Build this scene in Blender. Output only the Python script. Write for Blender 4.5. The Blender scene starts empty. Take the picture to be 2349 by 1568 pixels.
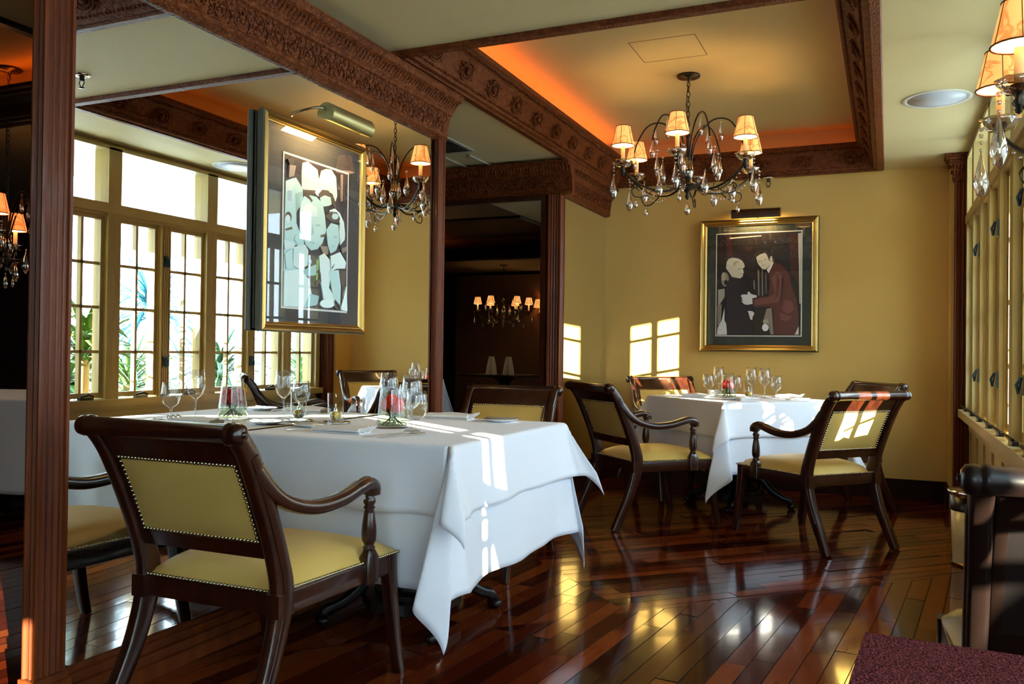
import bpy, math, random
from mathutils import Vector, Matrix
R_ = random.Random(7)
PI = math.pi
SC = bpy.context.scene
COL = SC.collection

# ------------------------------------------------------------------ camera
cam_d = bpy.data.cameras.new('camera'); cam = bpy.data.objects.new('camera', cam_d); COL.objects.link(cam)
cam_d.sensor_width = 36.0; cam_d.lens = 30.076; cam_d.clip_start = 0.05; cam_d.clip_end = 200
cam.matrix_world = Matrix(((0.9157669, -0.00695856, 0.4016498, 0.0),
                           (0.40152532, -0.01446518, -0.91573368, 0.0),
                           (0.01218212, 0.99987116, -0.01045269, 1.07),
                           (0, 0, 0, 1)))
SC.camera = cam
# ------------------------------------------------------------------ exposure, world, sun, daylight
SC.view_settings.view_transform = 'Standard'
SC.view_settings.look = 'None'
SC.view_settings.exposure = 0.72
SC.view_settings.gamma = 1.0
SC.view_settings.use_curve_mapping = False
SC.cycles.use_denoising = True
SC.cycles.max_bounces = 10
SC.cycles.diffuse_bounces = 5
SC.cycles.glossy_bounces = 6
SC.cycles.transmission_bounces = 8
SC.cycles.transparent_max_bounces = 24
SC.cycles.caustics_reflective = False
SC.cycles.caustics_refractive = False
SC.cycles.sample_clamp_indirect = 6.0
w = bpy.data.worlds.new('world'); SC.world = w; w.use_nodes = True
wn = w.node_tree.nodes; wl = w.node_tree.links
bgn = wn['Background']; bgn.inputs['Strength'].default_value = 10.5
tc = wn.new('ShaderNodeTexCoord'); sp = wn.new('ShaderNodeSeparateXYZ'); cr = wn.new('ShaderNodeValToRGB')
wl.new(tc.outputs['Generated'], sp.inputs[0]); wl.new(sp.outputs[2], cr.inputs[0]); wl.new(cr.outputs[0], bgn.inputs['Color'])
cr.color_ramp.elements[0].position = 0.0; cr.color_ramp.elements[0].color = (0.70, 0.86, 1.0, 1)
cr.color_ramp.elements[1].position = 0.6; cr.color_ramp.elements[1].color = (0.52, 0.74, 1.0, 1)
SUN_DIR = Vector((-0.83, 0.56, -0.155)).normalized()
def light(name, kind, energy, color, loc=(0, 0, 0), direction=None, **kw):
    d = bpy.data.lights.new(name, kind); d.energy = energy; d.color = color
    for k, v in kw.items(): setattr(d, k, v)
    o = bpy.data.objects.new(name, d); COL.objects.link(o); o.location = loc
    if direction is not None: o.rotation_euler = Vector(direction).to_track_quat('-Z', 'Y').to_euler()
    return o
light('sun', 'SUN', 45.0, (1.0, 0.90, 0.68), (8, -5, 3), SUN_DIR, angle=math.radians(0.28))
# sampling portals in the window openings (they only guide where daylight is looked for)
for (y0, y1, x) in ((3.45, 6.66, 0.75), (-2.2, 3.3, 1.85)):
    p = light('window_portal', 'AREA', 1.0, (1, 1, 1), (x, (y0 + y1) / 2, 1.58), (-1, 0, 0), shape='RECTANGLE', size=y1 - y0, size_y=1.75)
    p.rotation_euler = Matrix(((0, 0, 1), (1, 0, 0), (0, 1, 0))).to_euler()
    p.data.cycles.is_portal = True
p = light('window_portal', 'AREA', 1.0, (1, 1, 1), (0.74, -2.78, 1.58), (0, 1, 0), shape='RECTANGLE', size=1.7, size_y=1.75); p.data.cycles.is_portal = True
# orange cove lamps lying on the ledges of the ceiling tray, shining up
COVE = (1.0, 0.15, 0.008)
def cove(loc, sx, sy, e, d=(0, 0, 1), c=COVE):
    l = light('cove_lamp', 'AREA', e, c, loc, None, shape='RECTANGLE', size=sx, size_y=sy)
    l.rotation_euler = (PI, 0, 0)
    return l
cove((-2.09, 5.2, 2.672), 0.05, 3.2, 3.8)
cove((-1.1, 6.93, 2.672), 1.8, 0.05, 0.30)
cove((-0.10, 5.2, 2.672), 0.05, 3.2, 0.3)
cove((-2.09, 1.0, 2.672), 0.05, 3.2, 2.0)
cove((-4.9, 3.6, 2.70), 2.6, 0.05, 3.0)
cove((-6.4, 1.8, 2.70), 0.05, 3.2, 3.0)

# ------------------------------------------------------------------ materials
MATS = {}
def mat(name, base=(0.8, 0.8, 0.8), rough=0.5, metal=0.0, coat=0.0, emis=None, es=0.0, spec=None, noise=None, bump=None, sheen=0.0):
    m = bpy.data.materials.new(name); m.use_nodes = True; MATS[name] = m
    nt = m.node_tree; b = nt.nodes['Principled BSDF']
    b.inputs['Base Color'].default_value = (*base, 1); b.inputs['Roughness'].default_value = rough
    b.inputs['Metallic'].default_value = metal; b.inputs['Coat Weight'].default_value = coat
    b.inputs['Coat Roughness'].default_value = 0.08
    if spec is not None: b.inputs['Specular IOR Level'].default_value = spec
    if sheen: b.inputs['Sheen Weight'].default_value = sheen
    if emis: b.inputs['Emission Color'].default_value = (*emis, 1); b.inputs['Emission Strength'].default_value = es
    tcn = nt.nodes.new('ShaderNodeTexCoord')
    if noise:   # (scale vector, color2, detail)
        mp = nt.nodes.new('ShaderNodeMapping'); mp.inputs['Scale'].default_value = noise[0]
        nz = nt.nodes.new('ShaderNodeTexNoise'); nz.inputs['Scale'].default_value = 1.0; nz.inputs['Detail'].default_value = 5
        rp = nt.nodes.new('ShaderNodeValToRGB'); rp.color_ramp.elements[0].position = 0.35; rp.color_ramp.elements[1].position = 0.68
        rp.color_ramp.elements[0].color = (*base, 1); rp.color_ramp.elements[1].color = (*noise[1], 1)
        nt.links.new(tcn.outputs['Object'], mp.inputs[0]); nt.links.new(mp.outputs[0], nz.inputs[0])
        nt.links.new(nz.outputs[0], rp.inputs[0]); nt.links.new(rp.outputs[0], b.inputs['Base Color'])
    if bump:    # (scale vector, strength, distance, kind)
        mp = nt.nodes.new('ShaderNodeMapping'); mp.inputs['Scale'].default_value = bump[0]
        kind = bump[3] if len(bump) > 3 else 'noise'
        if kind == 'noise':
            tx = nt.nodes.new('ShaderNodeTexNoise'); tx.inputs['Scale'].default_value = 1.0; tx.inputs['Detail'].default_value = 4; out = tx.outputs[0]
        else:
            tx = nt.nodes.new('ShaderNodeTexVoronoi'); tx.inputs['Scale'].default_value = 1.0; out = tx.outputs['Distance']
        bp = nt.nodes.new('ShaderNodeBump'); bp.inputs['Strength'].default_value = bump[1]; bp.inputs['Distance'].default_value = bump[2]
        nt.links.new(tcn.outputs['Object'], mp.inputs[0]); nt.links.new(mp.outputs[0], tx.inputs[0])
        nt.links.new(out, bp.inputs['Height']); nt.links.new(bp.outputs[0], b.inputs['Normal'])
    return m
WALL = mat('wall_paint_ochre', (0.72, 0.475, 0.135), 0.75, noise=((1.5, 1.5, 1.5), (0.76, 0.505, 0.15)), bump=((160, 160, 160), 0.12, 0.002))
CEIL = mat('ceiling_paint', (0.70, 0.60, 0.32), 0.7, bump=((150, 150, 150), 0.1, 0.002))
TRAYC = mat('tray_ceiling_paint', (0.60, 0.46, 0.20), 0.6, bump=((150, 150, 150), 0.1, 0.002))
CREAM = mat('cream_window_paint', (0.52, 0.41, 0.175), 0.35)
WOOD = mat('mahogany_trim', (0.105, 0.020, 0.004), 0.4, coat=0.06, spec=0.25, noise=((14, 14, 1.2), (0.20, 0.044, 0.008)), bump=((60, 60, 8), 0.15, 0.002))
CARVE = mat('carved_mahogany', (0.10, 0.020, 0.004), 0.5, spec=0.18, noise=((30, 30, 30), (0.19, 0.048, 0.010)), bump=((95, 95, 95), 0.9, 0.006, 'vor'))
CANE = mat('woven_texture_mahogany', (0.10, 0.020, 0.004), 0.5, spec=0.18, noise=((40, 40, 40), (0.19, 0.048, 0.010)), bump=((150, 45, 150), 0.8, 0.004, 'vor'))
DWOOD = mat('dark_chair_wood', (0.020, 0.0045, 0.002), 0.28, coat=0.3, noise=((30, 30, 3), (0.045, 0.010, 0.0035)))
BLACKW = mat('near_black_wood', (0.008, 0.004, 0.003), 0.35, coat=0.1, spec=0.3)
BASEW = mat('matt_dark_baseboard', (0.020, 0.006, 0.003), 0.7, spec=0.15)
LEATH = mat('yellow_leather', (0.68, 0.47, 0.12), 0.42, noise=((9, 9, 9), (0.72, 0.50, 0.14)), bump=((220, 220, 220), 0.12, 0.001))
BRASSN = mat('antique_brass', (0.42, 0.36, 0.22), 0.25, metal=1.0)
GOLD = mat('gilt', (0.40, 0.255, 0.075), 0.28, metal=1.0, bump=((80, 80, 80), 0.15, 0.001))
GOLDD = mat('dull_olive_edge', (0.085, 0.075, 0.042), 0.5)
BRONZE = mat('dark_bronze', (0.045, 0.038, 0.028), 0.35, metal=0.8)
STEEL = mat('polished_steel', (0.75, 0.75, 0.75), 0.12, metal=1.0)
CHROME = mat('chrome', (0.9, 0.9, 0.9), 0.06, metal=1.0)
LINEN = mat('white_linen', (0.84, 0.88, 0.96), 0.75, bump=((500, 500, 500), 0.08, 0.0006), sheen=0.2)
NAPK = mat('napkin_linen', (0.80, 0.80, 0.80), 0.7)
NAPB = mat('plum_napkin_band', (0.16, 0.08, 0.07), 0.7)
CHINA = mat('white_china', (0.85, 0.86, 0.84), 0.1, coat=0.5)
WHITEP = mat('white_plastic', (0.62, 0.68, 0.80), 0.4)
WHITER = mat('white_rim', (0.80, 0.80, 0.74), 0.4)
DARKWALL = mat('dark_panelled_wall', (0.030, 0.014, 0.008), 0.5)
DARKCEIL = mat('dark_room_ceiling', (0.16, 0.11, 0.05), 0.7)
BLK = mat('black_gap', (0.003, 0.003, 0.003), 0.8)
IRON = mat('blue_black_latch', (0.05, 0.10, 0.14), 0.3, metal=0.7)
RUG = mat('maroon_nubby_cloth', (0.060, 0.008, 0.010), 0.9, spec=0.08, noise=((260, 260, 260), (0.20, 0.040, 0.045)), bump=((330, 330, 330), 0.9, 0.004, 'vor'))
MATD = mat('dark_mount_board', (0.030, 0.040, 0.030), 0.6)
MATG = mat('slate_mount_board', (0.035, 0.036, 0.036), 0.6)
TOMATO = mat('red_flowers', (0.80, 0.035, 0.010), 0.5, spec=0.2)
LEAFP = mat('green_leaf', (0.030, 0.085, 0.018), 0.45, spec=0.2, noise=((6, 6, 6), (0.075, 0.17, 0.035)))
LEAFD = mat('deep_green_leaf', (0.010, 0.045, 0.022), 0.45, spec=0.2, noise=((6, 6, 6), (0.030, 0.095, 0.045)))
SOIL = mat('planter_stone', (0.6, 0.58, 0.52), 0.8)
PAVE = mat('pale_paving', (0.72, 0.71, 0.66), 0.8)
STUCCO = mat('white_stucco', (0.80, 0.79, 0.74), 0.9)
CREAMBIN = mat('cream_enamel', (0.62, 0.56, 0.36), 0.3)
CANDLE = mat('candle_sleeve', (0.75, 0.52, 0.26), 0.5, emis=(1.0, 0.55, 0.2), es=0.12)
OIL = mat('amber_oil', (0.75, 0.48, 0.01), 0.15, coat=1.0)
VENT = mat('vent_enamel', (0.42, 0.42, 0.34), 0.5)

def mirror_mat():
    m = bpy.data.materials.new('mirror_silver'); m.use_nodes = True; nt = m.node_tree; nt.nodes.clear()
    g = nt.nodes.new('ShaderNodeBsdfGlossy'); g.inputs['Roughness'].default_value = 0.0; g.inputs['Color'].default_value = (0.90, 0.93, 0.90, 1)
    o = nt.nodes.new('ShaderNodeOutputMaterial'); nt.links.new(g.outputs[0], o.inputs[0]); return m
MIRROR = mirror_mat()
def thin_glass(name, tint=(1, 1, 1), ior=1.5, rough=0.0, boost=1.0, edge=(0.75, 0.8, 0.82)):
    m = bpy.data.materials.new(name); m.use_nodes = True; nt = m.node_tree; nt.nodes.clear()
    t = nt.nodes.new('ShaderNodeBsdfTransparent'); g = nt.nodes.new('ShaderNodeBsdfGlossy'); g.inputs['Roughness'].default_value = rough
    # Schlick reflectance from the facing angle, the same from both sides of the sheet
    f0 = ((ior - 1) / (ior + 1)) ** 2
    fw = nt.nodes.new('ShaderNodeLayerWeight'); fw.inputs[0].default_value = 0.5
    pw = nt.nodes.new('ShaderNodeMath'); pw.operation = 'POWER'; pw.inputs[1].default_value = 5.0; nt.links.new(fw.outputs['Facing'], pw.inputs[0])
    fr = nt.nodes.new('ShaderNodeMath'); fr.operation = 'MULTIPLY_ADD'; fr.inputs[1].default_value = 1 - f0; fr.inputs[2].default_value = f0; nt.links.new(pw.outputs[0], fr.inputs[0])
    mx = nt.nodes.new('ShaderNodeMixShader'); o = nt.nodes.new('ShaderNodeOutputMaterial')
    lw = nt.nodes.new('ShaderNodeLayerWeight'); lw.inputs[0].default_value = 0.25
    rp = nt.nodes.new('ShaderNodeValToRGB'); rp.color_ramp.elements[0].color = (*tint, 1); rp.color_ramp.elements[1].color = (*edge, 1)
    rp.color_ramp.elements[0].position = 0.45
    nt.links.new(lw.outputs['Facing'], rp.inputs[0]); nt.links.new(rp.outputs[0], t.inputs[0])
    mu = nt.nodes.new('ShaderNodeMath'); mu.operation = 'MULTIPLY'; mu.inputs[1].default_value = boost; mu.use_clamp = True
    nt.links.new(fr.outputs[0], mu.inputs[0]); nt.links.new(mu.outputs[0], mx.inputs[0])
    nt.links.new(t.outputs[0], mx.inputs[1]); nt.links.new(g.outputs[0], mx.inputs[2]); nt.links.new(mx.outputs[0], o.inputs[0]); return m
PANE = thin_glass('window_glass', (0.97, 0.98, 0.97), 1.45)
GLAZE = thin_glass('picture_glass', (1, 1, 1), 1.5, 0.0, 0.9, (0.95, 0.95, 0.95))
GLASS = thin_glass('drinking_glass', (0.92, 0.94, 0.96), 1.5, 0.0, 3.2, (0.30, 0.35, 0.40))
VASEG = thin_glass('vase_glass', (0.95, 0.97, 0.97), 1.5, 0.0, 1.3, (0.45, 0.50, 0.55))
CRYST = thin_glass('lead_crystal', (0.86, 0.80, 0.74), 1.9, 0.0, 4.5, (0.10, 0.08, 0.07))
WATER = thin_glass('vase_water', (0.80, 0.86, 0.70), 1.33, 0.0, 1.5, (0.35, 0.42, 0.25))
def shade_mat(name, col, es):
    m = bpy.data.materials.new(name); m.use_nodes = True; nt = m.node_tree; b = nt.nodes['Principled BSDF']
    b.inputs['Roughness'].default_value = 0.7
    tcn = nt.nodes.new('ShaderNodeTexCoord'); nz = nt.nodes.new('ShaderNodeTexNoise'); nz.inputs['Scale'].default_value = 11; nz.inputs['Distortion'].default_value = 1.2
    nz.inputs['Detail'].default_value = 3
    rp = nt.nodes.new('ShaderNodeValToRGB'); e = rp.color_ramp.elements
    e[0].position = 0.42; e[0].color = (*col, 1); e[1].position = 0.56; e[1].color = (*col, 1)
    k = rp.color_ramp.elements.new(0.49); k.color = (col[0] * 0.75, col[1] * 0.50, col[2] * 0.35, 1)
    nt.links.new(tcn.outputs['Object'], nz.inputs[0]); nt.links.new(nz.outputs[0], rp.inputs[0])
    nt.links.new(rp.outputs[0], b.inputs['Base Color']); nt.links.new(rp.outputs[0], b.inputs['Emission Color'])
    b.inputs['Emission Strength'].default_value = es; MATS[name] = m; return m
SHADE = shade_mat('parchment_shade', (1.0, 0.46, 0.13), 0.68)
SHADER = shade_mat('red_glowing_shade', (1.0, 0.22, 0.05), 1.0)
INNER = mat('lit_shade_lining', (1, 0.8, 0.5), 0.6, emis=(1.0, 0.78, 0.42), es=0.95)
TAPE = mat('brown_shade_tape', (0.20, 0.05, 0.015), 0.6)
BULB = mat('lamp_glow', (1, 0.8, 0.5), 0.5, emis=(1.0, 0.62, 0.22), es=14.0)

def floor_mat():
    m = bpy.data.materials.new('cherry_floorboards'); m.use_nodes = True; nt = m.node_tree; b = nt.nodes['Principled BSDF']
    b.inputs['Roughness'].default_value = 0.11; b.inputs['Coat Weight'].default_value = 0.12; b.inputs['Coat Roughness'].default_value = 0.03; b.inputs['Specular IOR Level'].default_value = 0.36
    g = nt.nodes.new('ShaderNodeNewGeometry'); rp = nt.nodes.new('ShaderNodeValToRGB'); e = rp.color_ramp.elements
    e[0].position = 0; e[0].color = (0.026, 0.0035, 0.0015, 1); e[1].position = 1; e[1].color = (0.24, 0.046, 0.009, 1)
    k = e.new(0.5); k.color = (0.095, 0.012, 0.003, 1)
    nt.links.new(g.outputs['Random Per Island'], rp.inputs[0])
    uv = nt.nodes.new('ShaderNodeUVMap'); mp = nt.nodes.new('ShaderNodeMapping'); mp.inputs['Scale'].default_value = (5, 60, 1)
    nz = nt.nodes.new('ShaderNodeTexNoise'); nz.inputs['Scale'].default_value = 1; nz.inputs['Detail'].default_value = 4
    nt.links.new(uv.outputs[0], mp.inputs[0]); nt.links.new(mp.outputs[0], nz.inputs[0])
    mx = nt.nodes.new('ShaderNodeMix'); mx.data_type = 'RGBA'; mx.blend_type = 'MULTIPLY'; mx.inputs[0].default_value = 0.30
    nt.links.new(rp.outputs[0], mx.inputs[6]); nt.links.new(nz.outputs[0], mx.inputs[7]); nt.links.new(mx.outputs[2], b.inputs['Base Color'])
    return m
FLOORM = floor_mat()

# ------------------------------------------------------------------ mesh builder
class MB:
    def __init__(s): s.v = []; s.f = []; s.sm = []; s.mi = []; s.cur = 0; s.T = Matrix.Identity(4)
    def _add(s, vs, fs, smooth=False):
        n = len(s.v); s.v += [tuple(s.T @ Vector(p)) for p in vs]
        for f in fs: s.f.append(tuple(i + n for i in f)); s.sm.append(smooth); s.mi.append(s.cur)
    def box(s, x0, x1, y0, y1, z0, z1):
        s._add([(x0, y0, z0), (x1, y0, z0), (x1, y1, z0), (x0, y1, z0), (x0, y0, z1), (x1, y0, z1), (x1, y1, z1), (x0, y1, z1)],
               [(0, 3, 2, 1), (4, 5, 6, 7), (0, 1, 5, 4), (1, 2, 6, 5), (2, 3, 7, 6), (3, 0, 4, 7)])
        return s
    def lathe(s, prof, n=16, c=(0, 0, 0), axis=None, flute=0.0, nf=0, cap=True):
        M = Matrix.Identity(3) if axis is None else Vector(axis).to_track_quat('Z', 'Y').to_matrix()
        vs = []; m = len(prof); c = Vector(c)
        for (r, z) in prof:
            for k in range(n):
                a = 2 * PI * k / n; rr = r * (1 + flute * math.cos(nf * a)) if nf else r
                vs.append(tuple(c + M @ Vector((rr * math.cos(a), rr * math.sin(a), z))))
        fs = [(i * n + k, i * n + (k + 1) % n, (i + 1) * n + (k + 1) % n, (i + 1) * n + k) for i in range(m - 1) for k in range(n)]
        s._add(vs, fs, True)
        if cap:
            if prof[0][0] > 1e-4: s._add([vs[k] for k in range(n)][::-1], [tuple(range(n))])
            if prof[-1][0] > 1e-4: s._add([vs[(m - 1) * n + k] for k in range(n)], [tuple(range(n))])
        return s
    def sphere(s, c, r, n=10, m=6, sc=(1, 1, 1)):
        vs = []; 
        for i in range(m + 1):
            t = PI * i / m
            for k in range(n):
                a = 2 * PI * k / n
                vs.append((c[0] + r * sc[0] * math.sin(t) * math.cos(a), c[1] + r * sc[1] * math.sin(t) * math.sin(a), c[2] - r * sc[2] * math.cos(t)))
        s._add(vs, [(i * n + k, i * n + (k + 1) % n, (i + 1) * n + (k + 1) % n, (i + 1) * n + k) for i in range(m) for k in range(n)], True)
        return s
    def sweep(s, path, sec, up=(1, 0, 0), scales=None, smooth=True, closed=False, cap=True):
        # sec: list of (a,b): a along `up`-ish side vector, b along normal
        P = [Vector(p) for p in path]; n = len(P); m = len(sec); vs = []
        up = Vector(up)
        for i in range(n):
            if closed: t = P[(i + 1) % n] - P[i - 1]
            else: t = P[min(i + 1, n - 1)] - P[max(i - 1, 0)]
            t.normalize(); sd = up - t * up.dot(t)
            if sd.length < 1e-5: sd = Vector((0, 1, 0)) - t * t.y
            sd.normalize(); nm = t.cross(sd)
            k = scales[i] if scales else (1, 1)
            if not isinstance(k, tuple): k = (k, k)
            for (a, b) in sec: vs.append(tuple(P[i] + sd * a * k[0] + nm * b * k[1]))
        rng = n if closed else n - 1
        fs = [(i * m + k, i * m + (k + 1) % m, ((i + 1) % n) * m + (k + 1) % m, ((i + 1) % n) * m + k) for i in range(rng) for k in range(m)]
        s._add(vs, fs, smooth)
        if cap and not closed:
            s._add(vs[:m][::-1], [tuple(range(m))]); s._add(vs[-m:], [tuple(range(m))])
        return s
    def tube(s, path, r, n=8, closed=False, scales=None):
        return s.sweep(path, circ(r, n), (0.31, 0.17, 0.93), scales, True, closed)
    def prism(s, poly, z0, z1, f=lambda a, b, c: (a, b, c), smooth=False):
        n = len(poly); vs = [f(a, b, z0) for a, b in poly] + [f(a, b, z1) for a, b in poly]
        s._add(vs, [(k, (k + 1) % n, n + (k + 1) % n, n + k) for k in range(n)], smooth)
        s._add(vs[:n][::-1], [tuple(range(n))]); s._add(vs[n:], [tuple(range(n))]); return s
    def build(s, name, mats, parent=None, label=None, kind=None, fix=True):
        me = bpy.data.meshes.new(name); me.from_pydata(s.v, [], s.f)
        if not isinstance(mats, (list, tuple)): mats = [mats]
        for m in mats: me.materials.append(m)
        me.polygons.foreach_set('use_smooth', s.sm); me.polygons.foreach_set('material_index', s.mi)
        if fix:
            import bmesh
            bm = bmesh.new(); bm.from_mesh(me); bmesh.ops.recalc_face_normals(bm, faces=bm.faces); bm.to_mesh(me); bm.free()
        me.update(); o = bpy.data.objects.new(name, me); COL.objects.link(o)
        if parent is not None: o.parent = parent
        if label: o['label'] = label
        if kind: o['kind'] = kind
        return o
def circ(r, n=8): return [(r * math.cos(2 * PI * k / n), r * math.sin(2 * PI * k / n)) for k in range(n)]
def rrect(w, h, r=None, n=3):
    r = min(w, h) * 0.3 if r is None else r; out = []
    for (cx, cy, a0) in ((w / 2 - r, h / 2 - r, 0), (-w / 2 + r, h / 2 - r, PI / 2), (-w / 2 + r, -h / 2 + r, PI), (w / 2 - r, -h / 2 + r, 1.5 * PI)):
        for k in range(n): a = a0 + PI / 2 * k / (n - 1); out.append((cx + r * math.cos(a), cy + r * math.sin(a)))
    return out
def cat(pts, n=6):
    # Catmull-Rom through points
    P = [Vector(p) for p in pts]; out = []
    for i in range(len(P) - 1):
        p0 = P[max(i - 1, 0)]; p1 = P[i]; p2 = P[i + 1]; p3 = P[min(i + 2, len(P) - 1)]
        for k in range(n):
            t = k / n
            out.append(0.5 * ((2 * p1) + (p2 - p0) * t + (2 * p0 - 5 * p1 + 4 * p2 - p3) * t * t + (-p0 + 3 * p1 - 3 * p2 + p3) * t ** 3))
    out.append(P[-1]); return [tuple(q) for q in out]
def thing(name, label, catg, loc=(0, 0, 0), rz=0.0, group=None):
    o = bpy.data.objects.new(name, None); COL.objects.link(o); o.location = loc; o.rotation_euler = (0, 0, rz)
    o.empty_display_size = 0.1; return tag(o, label, catg, group)
def tag(o, label, catg, group=None):
    o['label'] = label; o['category'] = catg
    if group: o['group'] = group
    return o
def struct(o, label=None):
    o['kind'] = 'structure'
    if label: o['label'] = label
    return o
def kids(o): return [c for c in bpy.data.objects if c.parent == o]
def dup(root, loc, rz=0.0, label=None, group=None, scale=None):
    def rec(o, par):
        c = o.copy(); COL.objects.link(c)
        if par is not None: c.parent = par
        for k in tree.get(o, []): rec(k, c)
        return c
    tree = {}
    for o in bpy.data.objects:
        if o.parent is not None: tree.setdefault(o.parent, []).append(o)
    r = rec(root, None); r.location = loc; r.rotation_euler = (0, 0, rz)
    if label: r['label'] = label
    if group: r['group'] = group
    if scale: r.scale = (scale,) * 3
    return r
# ================================================================== THE SETTING
XM = -2.205      # face of the mirrored partition
YB = 7.07        # back wall
XW = 0.53        # window wall
ZC = 2.48        # ceiling
# ---- floor of individual boards
def clip(poly, a, b, c):   # keep a*x+b*y<=c
    out = []
    for i in range(len(poly)):
        p, q = poly[i], poly[(i + 1) % len(poly)]; dp = a * p[0] + b * p[1] - c; dq = a * q[0] + b * q[1] - c
        if dp <= 0: out.append(p)
        if dp * dq < 0: t = dp / (dp - dq); out.append((p[0] + (q[0] - p[0]) * t, p[1] + (q[1] - p[1]) * t))
    return out
def boards(mb, uvs, clips, ang, width, bounds, gap=0.0030):
    ca, sa = math.cos(ang), math.sin(ang)
    x0, x1, y0, y1 = bounds; cx, cy = (x0 + x1) / 2, (y0 + y1) / 2; L = math.hypot(x1 - x0, y1 - y0) / 2 + 1
    n = int(2 * L / width) + 1
    for i in range(n):
        v = -L + i * width; u = -L + R_.uniform(-1, 0)
        while u < L:
            ln = R_.uniform(0.45, 1.25)
            q = [(u + gap / 2, v + gap / 2), (u + ln - gap / 2, v + gap / 2), (u + ln - gap / 2, v + width - gap / 2), (u + gap / 2, v + width - gap / 2)]
            P = [(cx + a * ca - b * sa, cy + a * sa + b * ca) for a, b in q]
            for c in clips:
                P = clip(P, *c)
                if len(P) < 3: break
            if len(P) >= 3:
                mx = sum(p[0] for p in P) / len(P); my = sum(p[1] for p in P) / len(P)
                tx, ty = R_.gauss(0, 0.007), R_.gauss(0, 0.007); off = R_.random() * 50
                mb._add([(p[0], p[1], tx * (p[0] - mx) * 0.35 + ty * (p[1] - my) * 0.35) for p in P], [tuple(range(len(P)))])
                for p in P:
                    dx, dy = p[0] - cx, p[1] - cy; uvs.append(((dx * ca + dy * sa) + off, (-dx * sa + dy * ca) + off * 0.37))
            u += ln
mb = MB(); uvs = []
B = (-9, 1.8, -6, 7.2)
base = [(-1, 0, 9), (1, 0, 1.75), (0, -1, 2.78), (0, 1, 7.2)]
ys = 4.40; xs = 2.46
boards(mb, uvs, base + [(1, -1, -ys), (-1, -1, -xs)], math.radians(45), 0.074, (-3, 1.6, 3.3, 7.2))
boards(mb, uvs, base + [(-1, 1, ys)], math.radians(84), 0.078, B)
boards(mb, uvs, base + [(1, -1, -ys), (1, 1, xs)], math.radians(84), 0.078, B)
fl = mb.build('floor', FLOORM, kind='structure', fix=False)
uvl = fl.data.uv_layers.new(name='UVMap')
for lp in fl.data.loops: uvl.data[lp.index].uv = uvs[lp.vertex_index]
struct(fl, 'glossy dark cherry floorboards laid in two directions')
sub = MB().box(-9, 1.75, -2.78, 7.2, -0.1, -0.004).build('floor', BLK); struct(sub, 'dark gaps beneath the floorboards')

# ---- ceiling with tray recesses
TR = [(-2.16, -0.03, 3.46, 6.99), (-2.16, -0.03, -0.9, 2.70), (-6.6, -3.5, 0.0, 3.7)]
def ceiling_mesh(x0, x1, y0, y1, holes):
    mb = MB(); xs_ = sorted({x0, x1, *[h[0] for h in holes], *[h[1] for h in holes]}); ys_ = sorted({y0, y1, *[h[2] for h in holes], *[h[3] for h in holes]})
    for i in range(len(xs_) - 1):
        for j in range(len(ys_) - 1):
            cx, cy = (xs_[i] + xs_[i + 1]) / 2, (ys_[j] + ys_[j + 1]) / 2
            if any(h[0] < cx < h[1] and h[2] < cy < h[3] for h in holes): continue
            mb.box(xs_[i], xs_[i + 1], ys_[j], ys_[j + 1], ZC, ZC + 0.05)
    return mb
struct(ceiling_mesh(-2.3, 1.8, -2.8, 7.2, TR[:2]).build('ceiling', CEIL), 'beige painted ceiling around the recessed trays')
struct(ceiling_mesh(-3.5, -2.3, -2.8, 7.2, []).build('ceiling', CEIL), 'beige ceiling over the passage')
struct(ceiling_mesh(-9, -3.5, -2.8, 7.2, TR[2:]).build('ceiling', DARKCEIL), 'dim ceiling of the darker dining room')
ZT = 2.80
for i, (a, b, c, d) in enumerate(TR):
    mb = MB(); m = TRAYC if i < 2 else DARKCEIL
    mb.box(a - 0.05, b + 0.05, c - 0.05, d + 0.05, ZT, ZT + 0.04)
    z_ = ZC + 0.049; mb.box(a - 0.05, a, c - 0.05, d + 0.05, z_, ZT); mb.box(b, b + 0.05, c - 0.05, d + 0.05, z_, ZT); mb.box(a, b, c - 0.05, c, z_, ZT); mb.box(a, b, d, d + 0.05, z_, ZT)
    struct(mb.build('ceiling', m), ['raised tray ceiling over the far table', 'raised tray ceiling over the near table', 'raised tray ceiling of the dark room'][i])
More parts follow.
